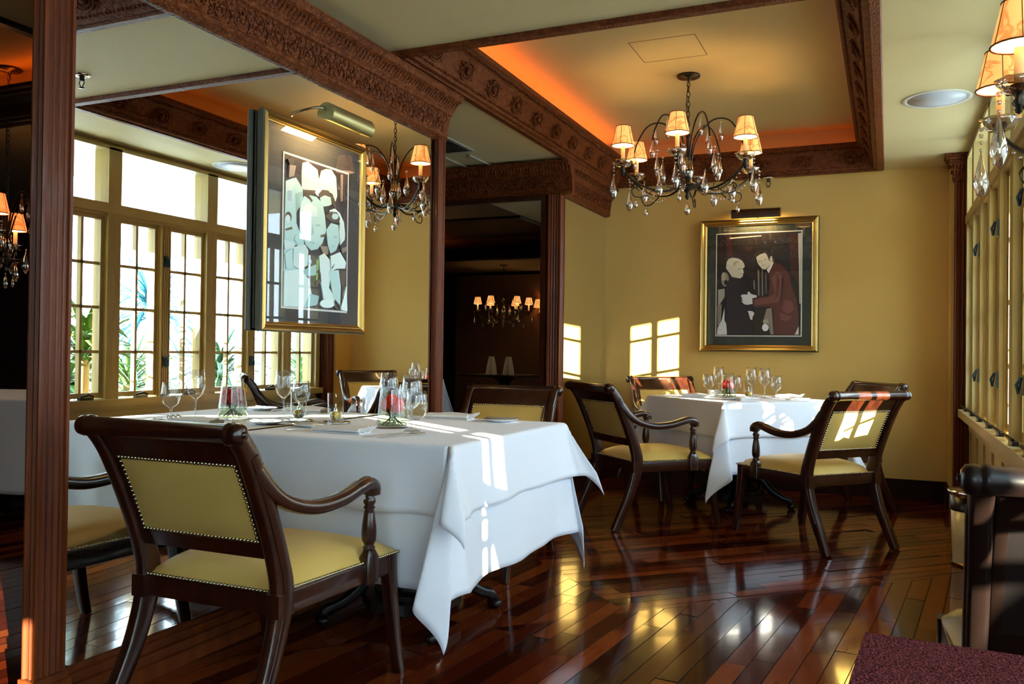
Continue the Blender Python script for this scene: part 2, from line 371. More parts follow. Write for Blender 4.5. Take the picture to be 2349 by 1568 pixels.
# tray crown: outer lip under the ceiling, then a carved slope rising inward to a ledge
def tray_trim(k, a, b, c, d, name, m=CANE, ww=0.19, rise=0.17):
    prof = [(0.0, -0.012), (0.006, -0.024), (0.045, -0.026), (0.050, -0.016), (0.072, -0.012), (0.078, 0.004), (0.090, 0.010), (0.118, 0.075), (0.150, 0.118), (0.165, 0.124), (0.172, 0.140), (ww, 0.146), (ww, rise), (ww - 0.03, rise), (0.02, 0.02), (0, 0.02)]
    mb = MB(); n = len(prof)
    ring = lambda o: [(a + o, c + o), (b - o, c + o), (b - o, d - o), (a + o, d - o)]
    vs = []
    for (o, z) in prof:
        for (x, y) in ring(o): vs.append((x, y, ZC + z))
    fs = []
    for i in range(n):
        j = (i + 1) % n
        for q in range(4): fs.append((i * 4 + q, i * 4 + (q + 1) % 4, j * 4 + (q + 1) % 4, j * 4 + q))
    mb._add(vs, fs)
    if m is CANE:
        # rope beads and oval medallions
        def run(p0, p1, nx, ny):
            L = math.hypot(p1[0] - p0[0], p1[1] - p0[1]); dx, dy = (p1[0] - p0[0]) / L, (p1[1] - p0[1]) / L
            q = 0.06
            while q < L - 0.06:
                mb.sphere((p0[0] + dx * q + nx * 0.083, p0[1] + dy * q + ny * 0.083, ZC + 0.008), 0.0085, 6, 4)
                mb.sphere((p0[0] + dx * q + nx * 0.168, p0[1] + dy * q + ny * 0.168, ZC + 0.128), 0.009, 6, 4); q += 0.024
            q = 0.22
            while q < L - 0.15:
                C0 = Vector((p0[0] + dx * q, p0[1] + dy * q, ZC)); N = Vector((nx, ny, 0)); D = Vector((dx, dy, 0)); Z = Vector((0, 0, 1))
                ctr = C0 + N * 0.122 + Z * 0.060; S = (N * 0.45 + Z * 0.9).normalized(); out = (N * 0.9 - Z * 0.45).normalized()
                for (rr, ra, tr) in ((0.058, 0.046, 0.0055), (0.040, 0.032, 0.0045)):
                    mb.tube([tuple(ctr + D * rr * math.cos(t) + S * ra * math.sin(t) + out * 0.002) for t in [2 * PI * j / 16 for j in range(16)]], tr, 6, closed=True)
                mb.sphere(tuple(ctr + out * 0.002), 0.021, 8, 6, (0.8, 0.8, 1.0))
                for sg in (-1, 1):
                    for ph in (-0.5, 0.0, 0.5):
                        e = ctr + D * sg * 0.052 + S * ph * 0.04
                        mb.tube([tuple(e + D * sg * 0.010), tuple(e + D * sg * 0.022 + S * ph * 0.01), tuple(e + D * sg * 0.030 + S * ph * 0.02)], 0.004, 5)
                q += 0.335
        run((a, c), (a, d), 1, 0); run((b, d), (b, c), -1, 0); run((a, d), (b, d), 0, -1); run((b, c), (a, c), 0, 1)
    return struct(mb.build(name, m), k)
tray_trim('carved wooden border of the tray over the far table', *TR[0], 'trim_1')
tray_trim('carved wooden border of the tray over the near table', *TR[1], 'trim_2')
tray_trim('dark wooden border of the dim room tray', *TR[2], 'trim_3', BLACKW)

# ---- walls
struct(MB().box(-2.3, 0.75, YB, YB + 0.15, 0, ZC).build('wall_back', WALL), 'ochre back wall')
struct(MB().box(0.41, 0.75, 6.80, YB, 0, ZC).build('wall_right', WALL), 'short ochre side wall beside the window pilaster')
struct(MB().box(XW, XW + 0.16, 3.43, 6.80, 0, 0.66).box(XW, XW + 0.16, 3.43, 6.80, 2.44, ZC).box(XW, XW + 0.16, 6.665, 6.80, 0, ZC).build('wall_right', CREAM), 'cream panelled wall below the windows')
struct(MB().box(XW, 1.75, 3.30, 3.43, 0, ZC).build('wall_right', CREAM), 'cream return wall of the window bay')
struct(MB().box(1.6, 1.75, -2.78, 3.3, 0, 0.66).box(1.6, 1.75, -2.78, 3.3, 2.44, ZC).box(1.6, 1.75, -2.78, -2.19, 0, ZC).build('wall_right', CREAM), 'cream wall of the wider bay')
struct(MB().box(-9, -2.3, -2.78, -2.62, 0, ZC).build('wall_front', DARKWALL), 'dark wall behind')
struct(MB().box(-9.15, -9, -2.78, 7.2, 0, ZC).build('wall_left', DARKWALL), 'far dark wall of the dim room')
struct(MB().box(-9, -2.23, 6.0, 6.15, 0, ZC).build('wall_left', DARKWALL), 'dark wall holding the tall mirror')
struct(MB().box(-2.40, -2.235, 6.0, YB + .1, 0, ZC).build('wall_left', DARKWALL), 'side wall behind the mirror panel')
struct(MB().box(-2.232, XM - 0.012, 1.735, 3.98, 0, ZC - 0.003).build('wall_left', DARKWALL), 'partition carrying the large mirror')
# panelling grooves under the windows
mb = MB()
for k in range(22):
    y = 3.5 + k * 0.147
    if k % 3 == 0: mb.box(XW - 0.012, XW, y, y + 0.05, 0.12, 0.60)
mb.box(XW - 0.014, XW, 3.45, 6.66, 0.56, 0.62); mb.box(XW - 0.02, XW, 3.45, 6.66, 0.0, 0.13)
struct(mb.build('trim_4', CREAM), 'raised cream wainscot rails below the windows')
struct(MB().box(-2.2, 0.41, YB - 0.022, YB, 0, 0.125).box(-2.2, 0.41, YB - 0.014, YB, 0.125, 0.145).build('baseboard_back', BASEW), 'dark baseboard along the back wall')
struct(MB().box(0.388, 0.41, 6.82, YB - 0.02, 0, 0.14).build('baseboard_right', BASEW), 'dark baseboard by the pilaster')
struct(MB().box(XM - 0.03, XM + 0.02, 6.02, YB - 0.02, 0, 0.13).build('baseboard_left', BASEW), 'dark baseboard under the small mirror panel')

# ---- fluted columns
def flute_sec(w, d, nf=4):
    # rectangle w x d with reeds on all faces, counter clockwise
    pts = []
    def side(p, q, n):
        dx, dy = q[0] - p[0], q[1] - p[1]; L = math.hypot(dx, dy); nx, ny = dy / L, -dx / L
        steps = n * 6; marg = 0.10
        pts.append(p)
        for i in range(steps + 1):
            t = marg + (1 - 2 * marg) * i / steps; ph = (i % 6) / 6.0
            dep = 0.0075 * math.sin(PI * ph) if 0 < i < steps else 0
            dep += 0.004 if 0 < i < steps else 0
            pts.append((p[0] + dx * t - nx * dep, p[1] + dy * t - ny * dep))
    c = [(-w / 2, -d / 2), (w / 2, -d / 2), (w / 2, d / 2), (-w / 2, d / 2)]
    for i in range(4):
        L = w if i % 2 == 0 else d
        side(c[i], c[(i + 1) % 4], max(1, round(nf * L / max(w, d))))
    return pts
def column(name, cx, cy, w, d, z0, z1, label, plinth=True, m=WOOD):
    mb = MB(); mb.prism([(cx + a, cy + b) for a, b in flute_sec(w, d)], z0, z1)
    if plinth: mb.box(cx - w / 2 - 0.012, cx + w / 2 + 0.012, cy - d / 2 - 0.012, cy + d / 2 + 0.012, 0.0, 0.115); mb.box(cx - w / 2 - 0.006, cx + w / 2 + 0.006, cy - d / 2 - 0.006, cy + d / 2 + 0.006, 0.115, 0.135)
    return struct(mb.build(name, m), label)
column('trim_5', -2.189, 1.705, 0.050, 0.100, 0.0, ZC, 'near fluted mahogany column at the end of the mirror')
column('trim_6', -2.225, 4.015, 0.09, 0.075, 0.0, 2.2, 'far fluted mahogany column at the end of the mirror')
column('trim_7', -2.262, 5.955, 0.10, 0.10, 0.0, 2.26, 'fluted corner column beside the tall mirror')
column('trim_8', -3.30, 5.975, 0.08, 0.06, 0.0, 2.26, 'left fluted post of the tall mirror', m=DWOOD)
column('trim_9', 0.472, 6.755, 0.085, 0.10, 0.0, 2.34, 'fluted mahogany pilaster between wall and windows')
# base rail under mirror
mb = MB()
for (o, z0, z1) in ((0.045, 0.0, 0.045), (0.030, 0.045, 0.062), (0.036, 0.062, 0.078), (0.018, 0.078, 0.095), (0.026, 0.095, 0.108), (0.010, 0.108, 0.122)):
    mb.box(XM - 0.02, XM + o, 1.73, 3.98, z0, z1)
struct(mb.build('baseboard_left', WOOD), 'stepped mahogany base rail under the large mirror')

# ---- carved crowns
def crown(prof, p0, p1, n, name, label, leaf=True, m=CARVE, ends=True):
    # prof: (out, z) ; along p0->p1, n = outward normal (x,y)
    mb = MB(); P0 = Vector((*p0, 0)); P1 = Vector((*p1, 0)); N = Vector((*n, 0)); L = (P1 - P0).length; D = (P1 - P0) / L; Z = Vector((0, 0, 1))
    poly = prof + [(-0.02, prof[-1][1]), (-0.02, prof[0][1])]
    k = len(poly); vs = [tuple(P0 + N * o + Z * z) for o, z in poly] + [tuple(P1 + N * o + Z * z) for o, z in poly]
    mb._add(vs, [(i, (i + 1) % k, k + (i + 1) % k, k + i) for i in range(k)]); mb._add(vs[:k][::-1], [tuple(range(k))]); mb._add(vs[k:], [tuple(range(k))])
    if leaf:
        zl, zh = prof[0][1] + 0.045, prof[0][1] + 0.135; oo = leaf
        H = zh - zl; q = 0.04; i = 0
        def pt(u, v, e=0.0): 
            z = zl + H * v; o = oo[0] + (oo[1] - oo[0]) * v + e
            return tuple(P0 + D * u + N * o + Z * z)
        while q < L - 0.05:
            r = 0.034
            mb.tube([pt(q + 0.030 * math.cos(t), 0.5 + 0.42 * math.sin(t), 0.001) for t in [2 * PI * j / 14 for j in range(14)]], 0.0042, 5, closed=True)
            for (du, dv) in ((0, 0), (0.012, 0.15), (-0.012, 0.15), (0.012, -0.15), (-0.012, -0.15)): mb.sphere(pt(q + du, 0.5 + dv, 0.001), 0.0085, 6, 4)
            # S scroll
            mb.tube([pt(q + 0.045 + 0.016 * math.sin(t * PI * 2), 0.02 + 0.95 * t, 0.001) for t in [j / 9 for j in range(10)]], 0.0050, 5)
            mb.tube([pt(q + 0.066 + 0.018 * math.sin(t * PI * 2), 0.98 - 0.9 * t, 0.001) for t in [j / 9 for j in range(10)]], 0.0042, 5)
            for v in (0.2, 0.5, 0.8): mb.sphere(pt(q + 0.056 + 0.01 * math.sin(v * 6.3), v, 0.0), 0.007, 6, 4)
            q += 0.100
        q = 0.02; zb = prof[0][1] + 0.168; ob = oo[2]
        while q < L - 0.01:
            mb.tube([tuple(P0 + D * q + N * ob + Z * zb), tuple(P0 + D * (q + 0.006) + N * (ob + 0.022) + Z * (zb + 0.024)), tuple(P0 + D * q + N * (ob + 0.034) + Z * (zb + 0.034))], 0.0065, 5); q += 0.026
    return struct(mb.build(name, m), label)
PZ = 2.185
PROF = [(0.0, PZ), (0.010, PZ), (0.034, PZ + 0.014), (0.028, PZ + 0.026), (0.034, PZ + 0.036), (0.030, PZ + 0.045), (0.048, PZ + 0.135), (0.060, PZ + 0.140), (0.062, PZ + 0.152), (0.070, PZ + 0.160), (0.092, PZ + 0.192), (0.118, PZ + 0.205), (0.125, PZ + 0.222), (0.135, PZ + 0.230), (0.0, PZ + 0.235)]
LF = (0.031, 0.049, 0.072)
crown(PROF, (XM, 1.60), (XM, 4.06), (1, 0), 'trim_10', 'carved leaf-scroll cornice above the large mirror', LF)
PZ2 = [(o * 0.75, z + 0.045) for o, z in PROF]
crown(PZ2, (XM - 0.01, 5.93), (XM - 0.01, YB), (1, 0), 'trim_11', 'carved cornice above the small side mirror', (0.024, 0.037, 0.055))
crown([(o, z + 0.045) for o, z in PROF], (-3.6, 5.93), (XM + 0.085, 5.93), (0, -1), 'trim_12', 'dark carved cornice above the tall mirror', (0.031, 0.049, 0.072))
# fascia from cornice to ceiling
struct(MB().box(XM - 0.14, XM + 0.02, 1.65, 4.05, 2.40, ZC - 0.002).build('trim_13', WOOD), 'plain fascia above the mirror cornice')
struct(MB().box(XM - 0.1, XM + 0.02, 5.96, YB, 2.44, ZC - 0.002).box(-3.6, XM, 5.90, 6.0, 2.44, ZC - 0.002).build('trim_14', WOOD), 'plain fascia above the far cornices')
# capital of the pilaster
mb = MB()
for (e, z0, z1) in ((0.008, 2.30, 2.315), (0.014, 2.315, 2.33), (0.012, 2.33, 2.36), (0.026, 2.36, 2.40), (0.045, 2.40, 2.435), (0.062, 2.435, 2.455), (0.07, 2.455, 2.478)):
    mb.box(0.43 - e, 0.528, 6.705 - e, 6.805, z0, z1)
for k in range(6):
    x = 0.42 + k * 0.021
    mb.tube([(x, 6.693, 2.335), (x, 6.676, 2.37), (x + 0.006, 6.655, 2.40), (x - 0.004, 6.652, 2.41)], 0.0065, 6)
    mb.sphere((x + 0.01, 6.69, 2.345), 0.009, 6, 4); mb.sphere((x + 0.01, 6.645, 2.43), 0.008, 6, 4)
struct(mb.build('trim_15', CARVE), 'carved leafy capital of the window pilaster')

# ---- mirrors
tag(MB().box(XM - 0.008, XM, 1.735, 3.985, 0.115, PZ + 0.012).build('wall_mirror', MIRROR), 'huge frameless mirror filling the left partition between fluted columns', 'mirror')
tag(MB().box(XM - 0.028, XM - 0.02, 6.01, YB - 0.002, 0.125, 2.25).build('wall_mirror', MIRROR), 'narrow side mirror panel in the corner behind the angled chair', 'mirror')
tl = thing('framed_mirror', 'tall dark framed mirror in the passage reflecting the dim room', 'mirror', (-2.79, 5.94, 0))
MB().box(-0.44, 0.43, -0.012, 0.0, 0.12, 2.22).build('mirror_glass', MIRROR, tl)
MB().box(-0.475, -0.43, -0.03, 0.03, 0, 2.25).box(0.42, 0.465, -0.03, 0.0, 0, 2.25).box(-0.43, 0.42, -0.03, 0.03, 2.20, 2.25).box(-0.43, 0.42, -0.03, 0.03, 0.0, 0.12).box(-0.43, -0.42, -0.04, 0.0, .1, 2.22).build('frame', DWOOD, tl)

# ---- windows
def window_unit(idx, X0, ya, yb, half=False, post0=True):
    root = bpy.data.objects.new('window_%d' % idx, None); COL.objects.link(root); root.location = (X0, (ya + yb) / 2, 0); struct(root)
    root['label'] = 'cream timber window unit with small-paned casements and a clear transom'
    yc = (ya + yb) / 2; f = MB(); D0, D1 = -0.035, 0.10
    def reed(y0, y1, z0, z1):
        f.box(D0 + 0.02, D1, y0, y1, z0, z1)
        w_ = y1 - y0
        for t in (0.12, 0.32, 0.5, 0.68, 0.88): f.box(D0, D0 + 0.021, y0 + w_ * t - 0.006, y0 + w_ * t + 0.006, z0, z1)
    hw = 0.055
    reed(ya - yc, ya - yc + hw, 0.70, 2.44); reed(yb - yc - hw, yb - yc, 0.70, 2.44)
    f.box(D0 + 0.01, D1, ya - yc, yb - yc, 1.965, 2.055); f.box(D0 - 0.006, D0 + 0.01, ya - yc, yb - yc, 1.985, 2.035)
    f.box(D0 - 0.045, D1, ya - yc, yb - yc, 0.655, 0.705)
    f.box(D0, D1, ya - yc, yb - yc, 2.425, 2.45)
    cas = []
    if half: cas = [(ya - yc + hw, yb - yc - hw)]
    else:
        reed(-0.05, 0.05, 0.70, 1.965); cas = [(ya - yc + hw, -0.05), (0.05, yb - yc - hw)]
    f.build('window_frame', CREAM, root)
    MB().box(0.03, 0.034, ya - yc + hw, yb - yc - hw, 2.055, 2.425).build('transom_pane', PANE, root)
    for (y0, y1) in cas:
        s = MB(); st = 0.028; z0, z1 = 0.715, 1.965
        s.box(0.0, 0.05, y0, y0 + st, z0, z1); s.box(0.0, 0.05, y1 - st, y1, z0, z1); s.box(0, 0.05, y0 + st, y1 - st, z0, z0 + 0.035); s.box(0, 0.05, y0 + st, y1 - st, z1 - 0.03, z1)
        ym = (y0 + y1) / 2; s.box(0.01, 0.045, ym - 0.010, ym + 0.010, z0, z1)
        for z in (1.03, 1.335, 1.635): s.box(0.01, 0.045, y0 + st, y1 - st, z - 0.010, z + 0.010)
        so = s.build('sash', CREAM, root)
        MB().box(0.026, 0.030, y0 + st, y1 - st, z0 + 0.03, z1 - 0.03).build('pane', PANE, so)
        c = MB(); c.box(-0.06, -0.035, ym - 0.055, ym + 0.055, 0.706, 0.722); c.tube([(-0.055, ym - 0.045, 0.728), (-0.075, ym, 0.742), (-0.06, ym + 0.05, 0.728)], 0.007, 6)
        c.build('crank_handle', BLACKW, root)
    if not half:
        for z in (0.96, 1.70):
            l = MB(); l.box(D0 - 0.008, D0 + 0.002, -0.024, 0.024, z - 0.04, z + 0.04)
            l.tube([(D0 - 0.015, 0, z + 0.03), (D0 - 0.03, 0.004, z), (D0 - 0.022, 0.012, z - 0.035)], 0.006, 6); l.tube([(D0 - 0.015, -0.02, z + 0.03), (D0 - 0.02, 0.02, z - 0.03)], 0.004, 5)
            l.build('latch', IRON, root)
    return root
window_unit(1, XW, 3.43, 4.31); window_unit(2, XW, 4.31, 5.245); window_unit(3, XW, 5.245, 6.19); window_unit(4, XW, 6.19, 6.665, half=True)
for k in range(6): window_unit(5 + k, 1.6, 3.30 - 0.915 * (k + 1), 3.30 - 0.915 * k)

# unseen windows added behind the camera to light the near chair and cloth
for k in range(2):
    o = window_unit(13 + k, 0, 0, 0.86); o.location = (1.17 - 0.86 * k, -2.62, 0); o.rotation_euler = (0, 0, -PI / 2)
struct(MB().box(-2.3, 1.6, -2.78, -2.60, 0, 0.66).box(-2.3, 1.6, -2.78, -2.60, 2.44, ZC).box(-2.3, -0.12, -2.78, -2.60, 0.66, 2.44).build('wall_front', CREAM), 'unseen cream window wall added behind the camera for light')
struct(MB().box(-2.42, -2.30, -2.78, 0.45, 0, ZC).build('wall_front', DARKWALL), 'unseen dark partition added to keep window light out of the dim room')  # added out of view to block window light from the dim room
# ---- outside
struct(MB().box(-9, 60, -30, 60, -0.35, -0.16).build('ground', PAVE), 'pale sunlit paving outside')
# unseen wall added outside; its openings shape the sun patches and stripes
def wall_with_holes(x0, x1, y0, y1, z1, holes):
    mb = MB(); ys_ = sorted({y0, y1, *[v for h in holes for v in h[:2]]}); zs_ = sorted({-0.2, z1, *[v for h in holes for v in h[2:]]})
    for i in range(len(ys_) - 1):
        for j in range(len(zs_) - 1):
            cy, cz = (ys_[i] + ys_[i + 1]) / 2, (zs_[j] + zs_[j + 1]) / 2
            if any(h[0] < cy < h[1] and h[2] < cz < h[3] for h in holes): continue
            mb.box(x0, x1, ys_[i], ys_[i + 1], zs_[j], zs_[j + 1])
    return mb
HOLES = [(1.98, 3.40, 0.9, 2.41), (-0.905, -0.718, 0.2, 1.365), (-0.905, -0.718, 1.405, 1.95), (-2.75, -2.50, 1.18, 1.46)]
struct(wall_with_holes(4.0, 4.06, -14, 4.9, 3.15, HOLES).build('wall_sun_blocker', STUCCO), 'unseen white wall added outside, with openings cut to shape the sun')
# ================================================================== DINING CHAIRS
def post_path(x):
    pts = [(x * 1.02, -0.435, 0.0), (x * 1.01, -0.385, 0.10), (x, -0.325, 0.22), (x, -0.285, 0.34), (x, -0.278, 0.42), (x, -0.298, 0.50), (x * 1.005, -0.335, 0.60), (x * 1.01, -0.378, 0.70), (x * 1.02, -0.425, 0.79), (x * 1.02, -0.468, 0.845)]
    return cat(pts, 4)
def back_y(z):
    P = post_path(0.25)
    for a, b in zip(P, P[1:]):
        if a[2] <= z <= b[2]: return a[1] + (b[1] - a[1]) * (z - a[2]) / (b[2] - a[2] + 1e-9)
    return P[-1][1]
def make_chair(label, group, leather=LEATH, wood=DWOOD, arms=True, brass=BRASSN):
    t = thing('dining_chair', label, 'chair', group=group)
    for s in (-1, 1):
        m = MB(); p = post_path(s * 0.243); n = len(p)
        sc = []
        for q in p:
            z = q[2]
            k = 0.78 + 0.30 * min(1, z / 0.3) if z < 0.3 else (1.25 if z < 0.5 else 1.08 if z < 0.75 else 0.9)
            sc.append((1.0, k))
        # smooth the width changes
        sc = [(1.0, sum(sc[max(0, i - 3):i + 4][j][1] for j in range(len(sc[max(0, i - 3):i + 4]))) / len(sc[max(0, i - 3):i + 4])) for i in range(n)]
        m.sweep(p, rrect(0.040, 0.056, 0.010), (1, 0, 0), sc)
        # reed along the outside face
        m.sweep([(q[0] + s * 0.0205, q[1], q[2]) for q in p[6:-4]], rrect(0.006, 0.03, 0.002), (1, 0, 0))
        m.box(s * 0.243 - 0.0225, s * 0.243 + 0.0225, -0.318, -0.252, 0.345, 0.408)
        m.build('rear_leg', wood, t)
        # front sabre leg
        m = MB(); fx = s * 0.262
        m.sweep(cat([(fx, 0.235, 0.41), (fx, 0.240, 0.33), (fx, 0.262, 0.20), (fx * 1.01, 0.285, 0.08), (fx * 1.02, 0.305, 0.0)], 4), rrect(0.044, 0.046, 0.008), (1, 0, 0), [1.05 - 0.36 * i / 16 for i in range(17)])
        m.build('front_leg', wood, t)
        # arm
        if not arms: continue
        arm = cat([(s * 0.250, -0.405, 0.755), (s * 0.255, -0.345, 0.690), (s * 0.262, -0.270, 0.645), (s * 0.270, -0.17, 0.622), (s * 0.276, -0.06, 0.628), (s * 0.278, 0.03, 0.650), (s * 0.276, 0.085, 0.656), (s * 0.272, 0.118, 0.640), (s * 0.270, 0.120, 0.618)], 4)
        m = MB(); m.sweep(arm, rrect(0.048, 0.038, 0.013), (1, 0, 0), [(0.85 + 0.25 * min(1, i / 20), 1.5 - 0.5 * min(1, i / 6)) for i in range(len(arm))])
        m.lathe([(0.0, -0.024), (0.019, -0.024), (0.023, -0.018), (0.023, 0.018), (0.019, 0.024), (0, 0.024)], 14, (s * 0.271, 0.113, 0.636), (1, 0, 0))
        m.sweep([(q[0], q[1], q[2] + 0.0192) for q in arm[4:-8]], rrect(0.020, 0.005, 0.002), (1, 0, 0))
        m.build('armrest', wood, t)
        m = MB()
        m.lathe([(0.012, 0.0), (0.018, 0.004), (0.020, 0.012), (0.015, 0.020), (0.019, 0.028), (0.022, 0.034), (0.024, 0.055), (0.0225, 0.08), (0.017, 0.118), (0.014, 0.130), (0.019, 0.136), (0.014, 0.143), (0.020, 0.153), (0.018, 0.165), (0.012, 0.172), (0.016, 0.178), (0.016, 0.19)], 14, (s * 0.271, 0.105, 0.442), cap=True)
        m.sweep([(s * 0.272, 0.075 + 0.03, 0.345), (s * 0.272, 0.105, 0.425), (s * 0.271, 0.105, 0.447)], rrect(0.038, 0.060, 0.006), (1, 0, 0), [1, 1, 0.62])
        m.build('arm_support', wood, t)
    # seat rails
    m = MB(); zc = 0.377
    m.sweep([(-0.243, -0.283, zc), (0.243, -0.283, zc)], rrect(0.064, 0.03, 0.004), (0, 0, 1))
    m.sweep([(-0.262, 0.245, zc), (0.262, 0.245, zc)], rrect(0.064, 0.03, 0.004), (0, 0, 1))
    for s in (-1, 1): m.sweep([(s * 0.246, -0.283, zc), (s * 0.262, 0.245, zc)], rrect(0.064, 0.03, 0.004), (0, 0, 1))
    m.build('seat_rail', wood, t)
    # seat cushion (trapezoid dome)
    m = MB(); nu, nv = 14, 14; vs = []
    def half(y): return 0.232 + (y + 0.285) / 0.545 * 0.040
    for j in range(nv + 1):
        y = -0.285 + 0.555 * j / nv
        for i in range(nu + 1):
            a = 2.0 * i / nu - 1; b = 2.0 * j / nv - 1
            h = (1 - abs(a) ** 5) ** 0.5 * (1 - abs(b) ** 5) ** 0.5 if abs(a) < 1 and abs(b) < 1 else 0
            dome = 0.022 * (1 - a * a) * (1 - b * b)
            vs.append((a * half(y) * 1.03, y, 0.408 + 0.050 * h + dome))
    m._add(vs, [(j * (nu + 1) + i, j * (nu + 1) + i + 1, (j + 1) * (nu + 1) + i + 1, (j + 1) * (nu + 1) + i) for j in range(nv) for i in range(nu)], True)
    m.build('seat_cushion', leather, t)
    # crest: curved board plus rolled top with turned ends
    m = MB(); vs = []; zz = [0.772, 0.79, 0.81, 0.83, 0.85]
    m.sweep([(0, back_y(0.768), 0.768), (0, back_y(0.79), 0.79), (0, back_y(0.82), 0.82), (0, -0.468, 0.848)], rrect(0.45, 0.028, 0.006), (1, 0, 0))
    cy, cz = -0.485, 0.853
    m.lathe([(0.0, -0.285), (0.016, -0.284), (0.026, -0.277), (0.029, -0.262), (0.0265, -0.256), (0.0265, -0.251), (0.030, -0.246), (0.030, -0.238), (0.0255, -0.232), (0.0245, 0), (0.0255, 0.232), (0.030, 0.238), (0.030, 0.246), (0.0265, 0.251), (0.0265, 0.256), (0.029, 0.262), (0.026, 0.277), (0.016, 0.284), (0, 0.285)], 18, (0, cy, cz), (1, 0, 0), cap=False)
    for s in (-1, 1): m.lathe([(0.009, 0), (0.009, 0.006), (0.0, 0.008)], 8, (s * 0.283, cy, cz), (s, 0, 0), cap=False)
    m.build('crest_rail', wood, t)
    m = MB(); m.sweep([(0, back_y(0.505) + 0.0, 0.505), (0, back_y(0.550), 0.550)], rrect(0.45, 0.026, 0.005), (1, 0, 0)); m.build('lower_back_rail', wood, t)
    # stiles beside the panel
    for s in (-1, 1): MB().sweep([(s * 0.212, back_y(z), z) for z in (0.54, 0.62, 0.70, 0.775)], rrect(0.026, 0.026, 0.004), (1, 0, 0)).build('back_stile', wood, t)
    # upholstered panel, pillowed on both sides
    m = MB(); nu, nv = 10, 8
    for sd in (-1, 1):
        vs = []
        for j in range(nv + 1):
            z = 0.548 + 0.224 * j / nv
            for i in range(nu + 1):
                a = 2.0 * i / nu - 1; b = 2.0 * j / nv - 1
                h = 0.012 * (1 - a ** 4) * (1 - b ** 4) + 0.012
                yy = back_y(z); vs.append((a * 0.204, yy + sd * h, z + sd * h * 0.35))
        m._add(vs, [(j * (nu + 1) + i, j * (nu + 1) + i + 1, (j + 1) * (nu + 1) + i + 1, (j + 1) * (nu + 1) + i) for j in range(nv) for i in range(nu)], True)
    m.build('back_panel', leather, t)
    # nailheads
    st = 0.0125
    def nails(pts):
        if brass is None: return
        m = MB()
        for p, nrm in pts: m.lathe([(0.0058, 0.0), (0.0045, 0.003), (0.0, 0.0048)], 6, p, nrm, cap=False)
        m.build('nailhead_trim', brass, t, 'row of brass upholstery nails', 'stuff')
    rng = lambda a, b: [a + st * i for i in range(int((b - a) / st) + 1)]
    for sd in (-1, 1):
        nails([((x, back_y(z) + sd * 0.0145, z + sd * 0.004), (0, sd, 0.3 * sd)) for z in (0.554, 0.768) for x in rng(-0.205, 0.206)] +
              [((s * 0.2045, back_y(z) + sd * 0.0145, z + sd * 0.004), (0, sd, 0.3 * sd)) for s in (-1, 1) for z in rng(0.554, 0.768)])
    nails([((x, -0.2985, 0.410), (0, -1, 0.2)) for x in rng(-0.225, 0.226)])
    nails([((x, 0.2725, 0.410), (0, 1, 0.2)) for x in rng(-0.26, 0.261)])
    for s in (-1, 1): nails([((s * (half(y) * 1.03 + 0.003), y, 0.410), (s, 0, 0.2)) for y in rng(-0.25, 0.265)])
    return t
CG = None
chair0 = make_chair('large dining armchair in the left foreground seen from behind, pulled to the near table', CG)
chair0.location = (-1.745, 2.165, 0)
def chair(x, y, deg, label): return dup(chair0, (x, y, 0), math.radians(deg), label)
chair(-1.885, 3.90, 183, 'dining armchair facing the camera across the near table, before the tall mirror')
chair(-1.37, 5.43, -43, 'dining armchair with shaded back at the left front of the far table, arm reaching right')
chair(-0.44, 5.30, 48, 'dining armchair with sunlit yellow back at the right front of the far table')
chair(-1.43, 6.50, 214, 'dining armchair behind the far table on the left, sun on its crest rail')
chair(-0.44, 6.33, 128, 'dining armchair mostly hidden behind the far table on the right, only its crest showing')
cb = make_chair('dining side chair coloured black for backlit shade, cut off by the right edge of the photo', None, mat('backlit_shade_leather', (0.012, 0.010, 0.010), 0.35), BLACKW, arms=False, brass=None)  # backlight shade is painted in: leather and wood coloured black
cb.location = (0.405, 2.20, 0)

# ================================================================== TABLES AND CLOTHS
def make_table(label, hx, hy, loc, rz):
    t = thing('pedestal_table', label, 'table', loc, rz)
    MB().box(-hx + 0.004, hx - 0.004, -hy + 0.004, hy - 0.004, 0.722, 0.750).build('tabletop', BLACKW, t)
    m = MB(); m.lathe([(0.11, 0.11), (0.125, 0.13), (0.10, 0.17), (0.055, 0.21), (0.07, 0.24), (0.10, 0.30), (0.105, 0.38), (0.07, 0.46), (0.045, 0.52), (0.06, 0.55), (0.05, 0.58), (0.09, 0.66), (0.16, 0.70), (0.18, 0.722)], 24, flute=0.05, nf=8)
    m.build('pedestal', BLACKW, t)
    m = MB(); m.prism([(0.20 * math.cos(2 * PI * k / 8 + PI / 8), 0.20 * math.sin(2 * PI * k / 8 + PI / 8)) for k in range(8)], 0.055, 0.095)
    m.prism([(0.15 * math.cos(2 * PI * k / 8 + PI / 8), 0.15 * math.sin(2 * PI * k / 8 + PI / 8)) for k in range(8)], 0.095, 0.115)
    m.build('plinth', BLACKW, t)
    for k in range(4):
        a = PI / 4 + k * PI / 2; c, s = math.cos(a), math.sin(a); m = MB()
        P = cat([(0.10, 0.20), (0.16, 0.19), (0.22, 0.12), (0.29, 0.075), (0.335, 0.06), (0.35, 0.035)], 4)
        m.sweep([(r * c, r * s, z) for r, z in [(p[0], p[1]) for p in P]], rrect(0.05, 0.05, 0.015), (-s, c, 0), [1.1 - 0.35 * i / 20 for i in range(21)])
        for d in (-0.02, 0, 0.02): m.sphere((0.355 * c - d * s, 0.355 * s + d * c, 0.022), 0.022, 8, 6, (1.2, 1.2, 1))
        m.build('claw_foot', BLACKW, t)
    return t
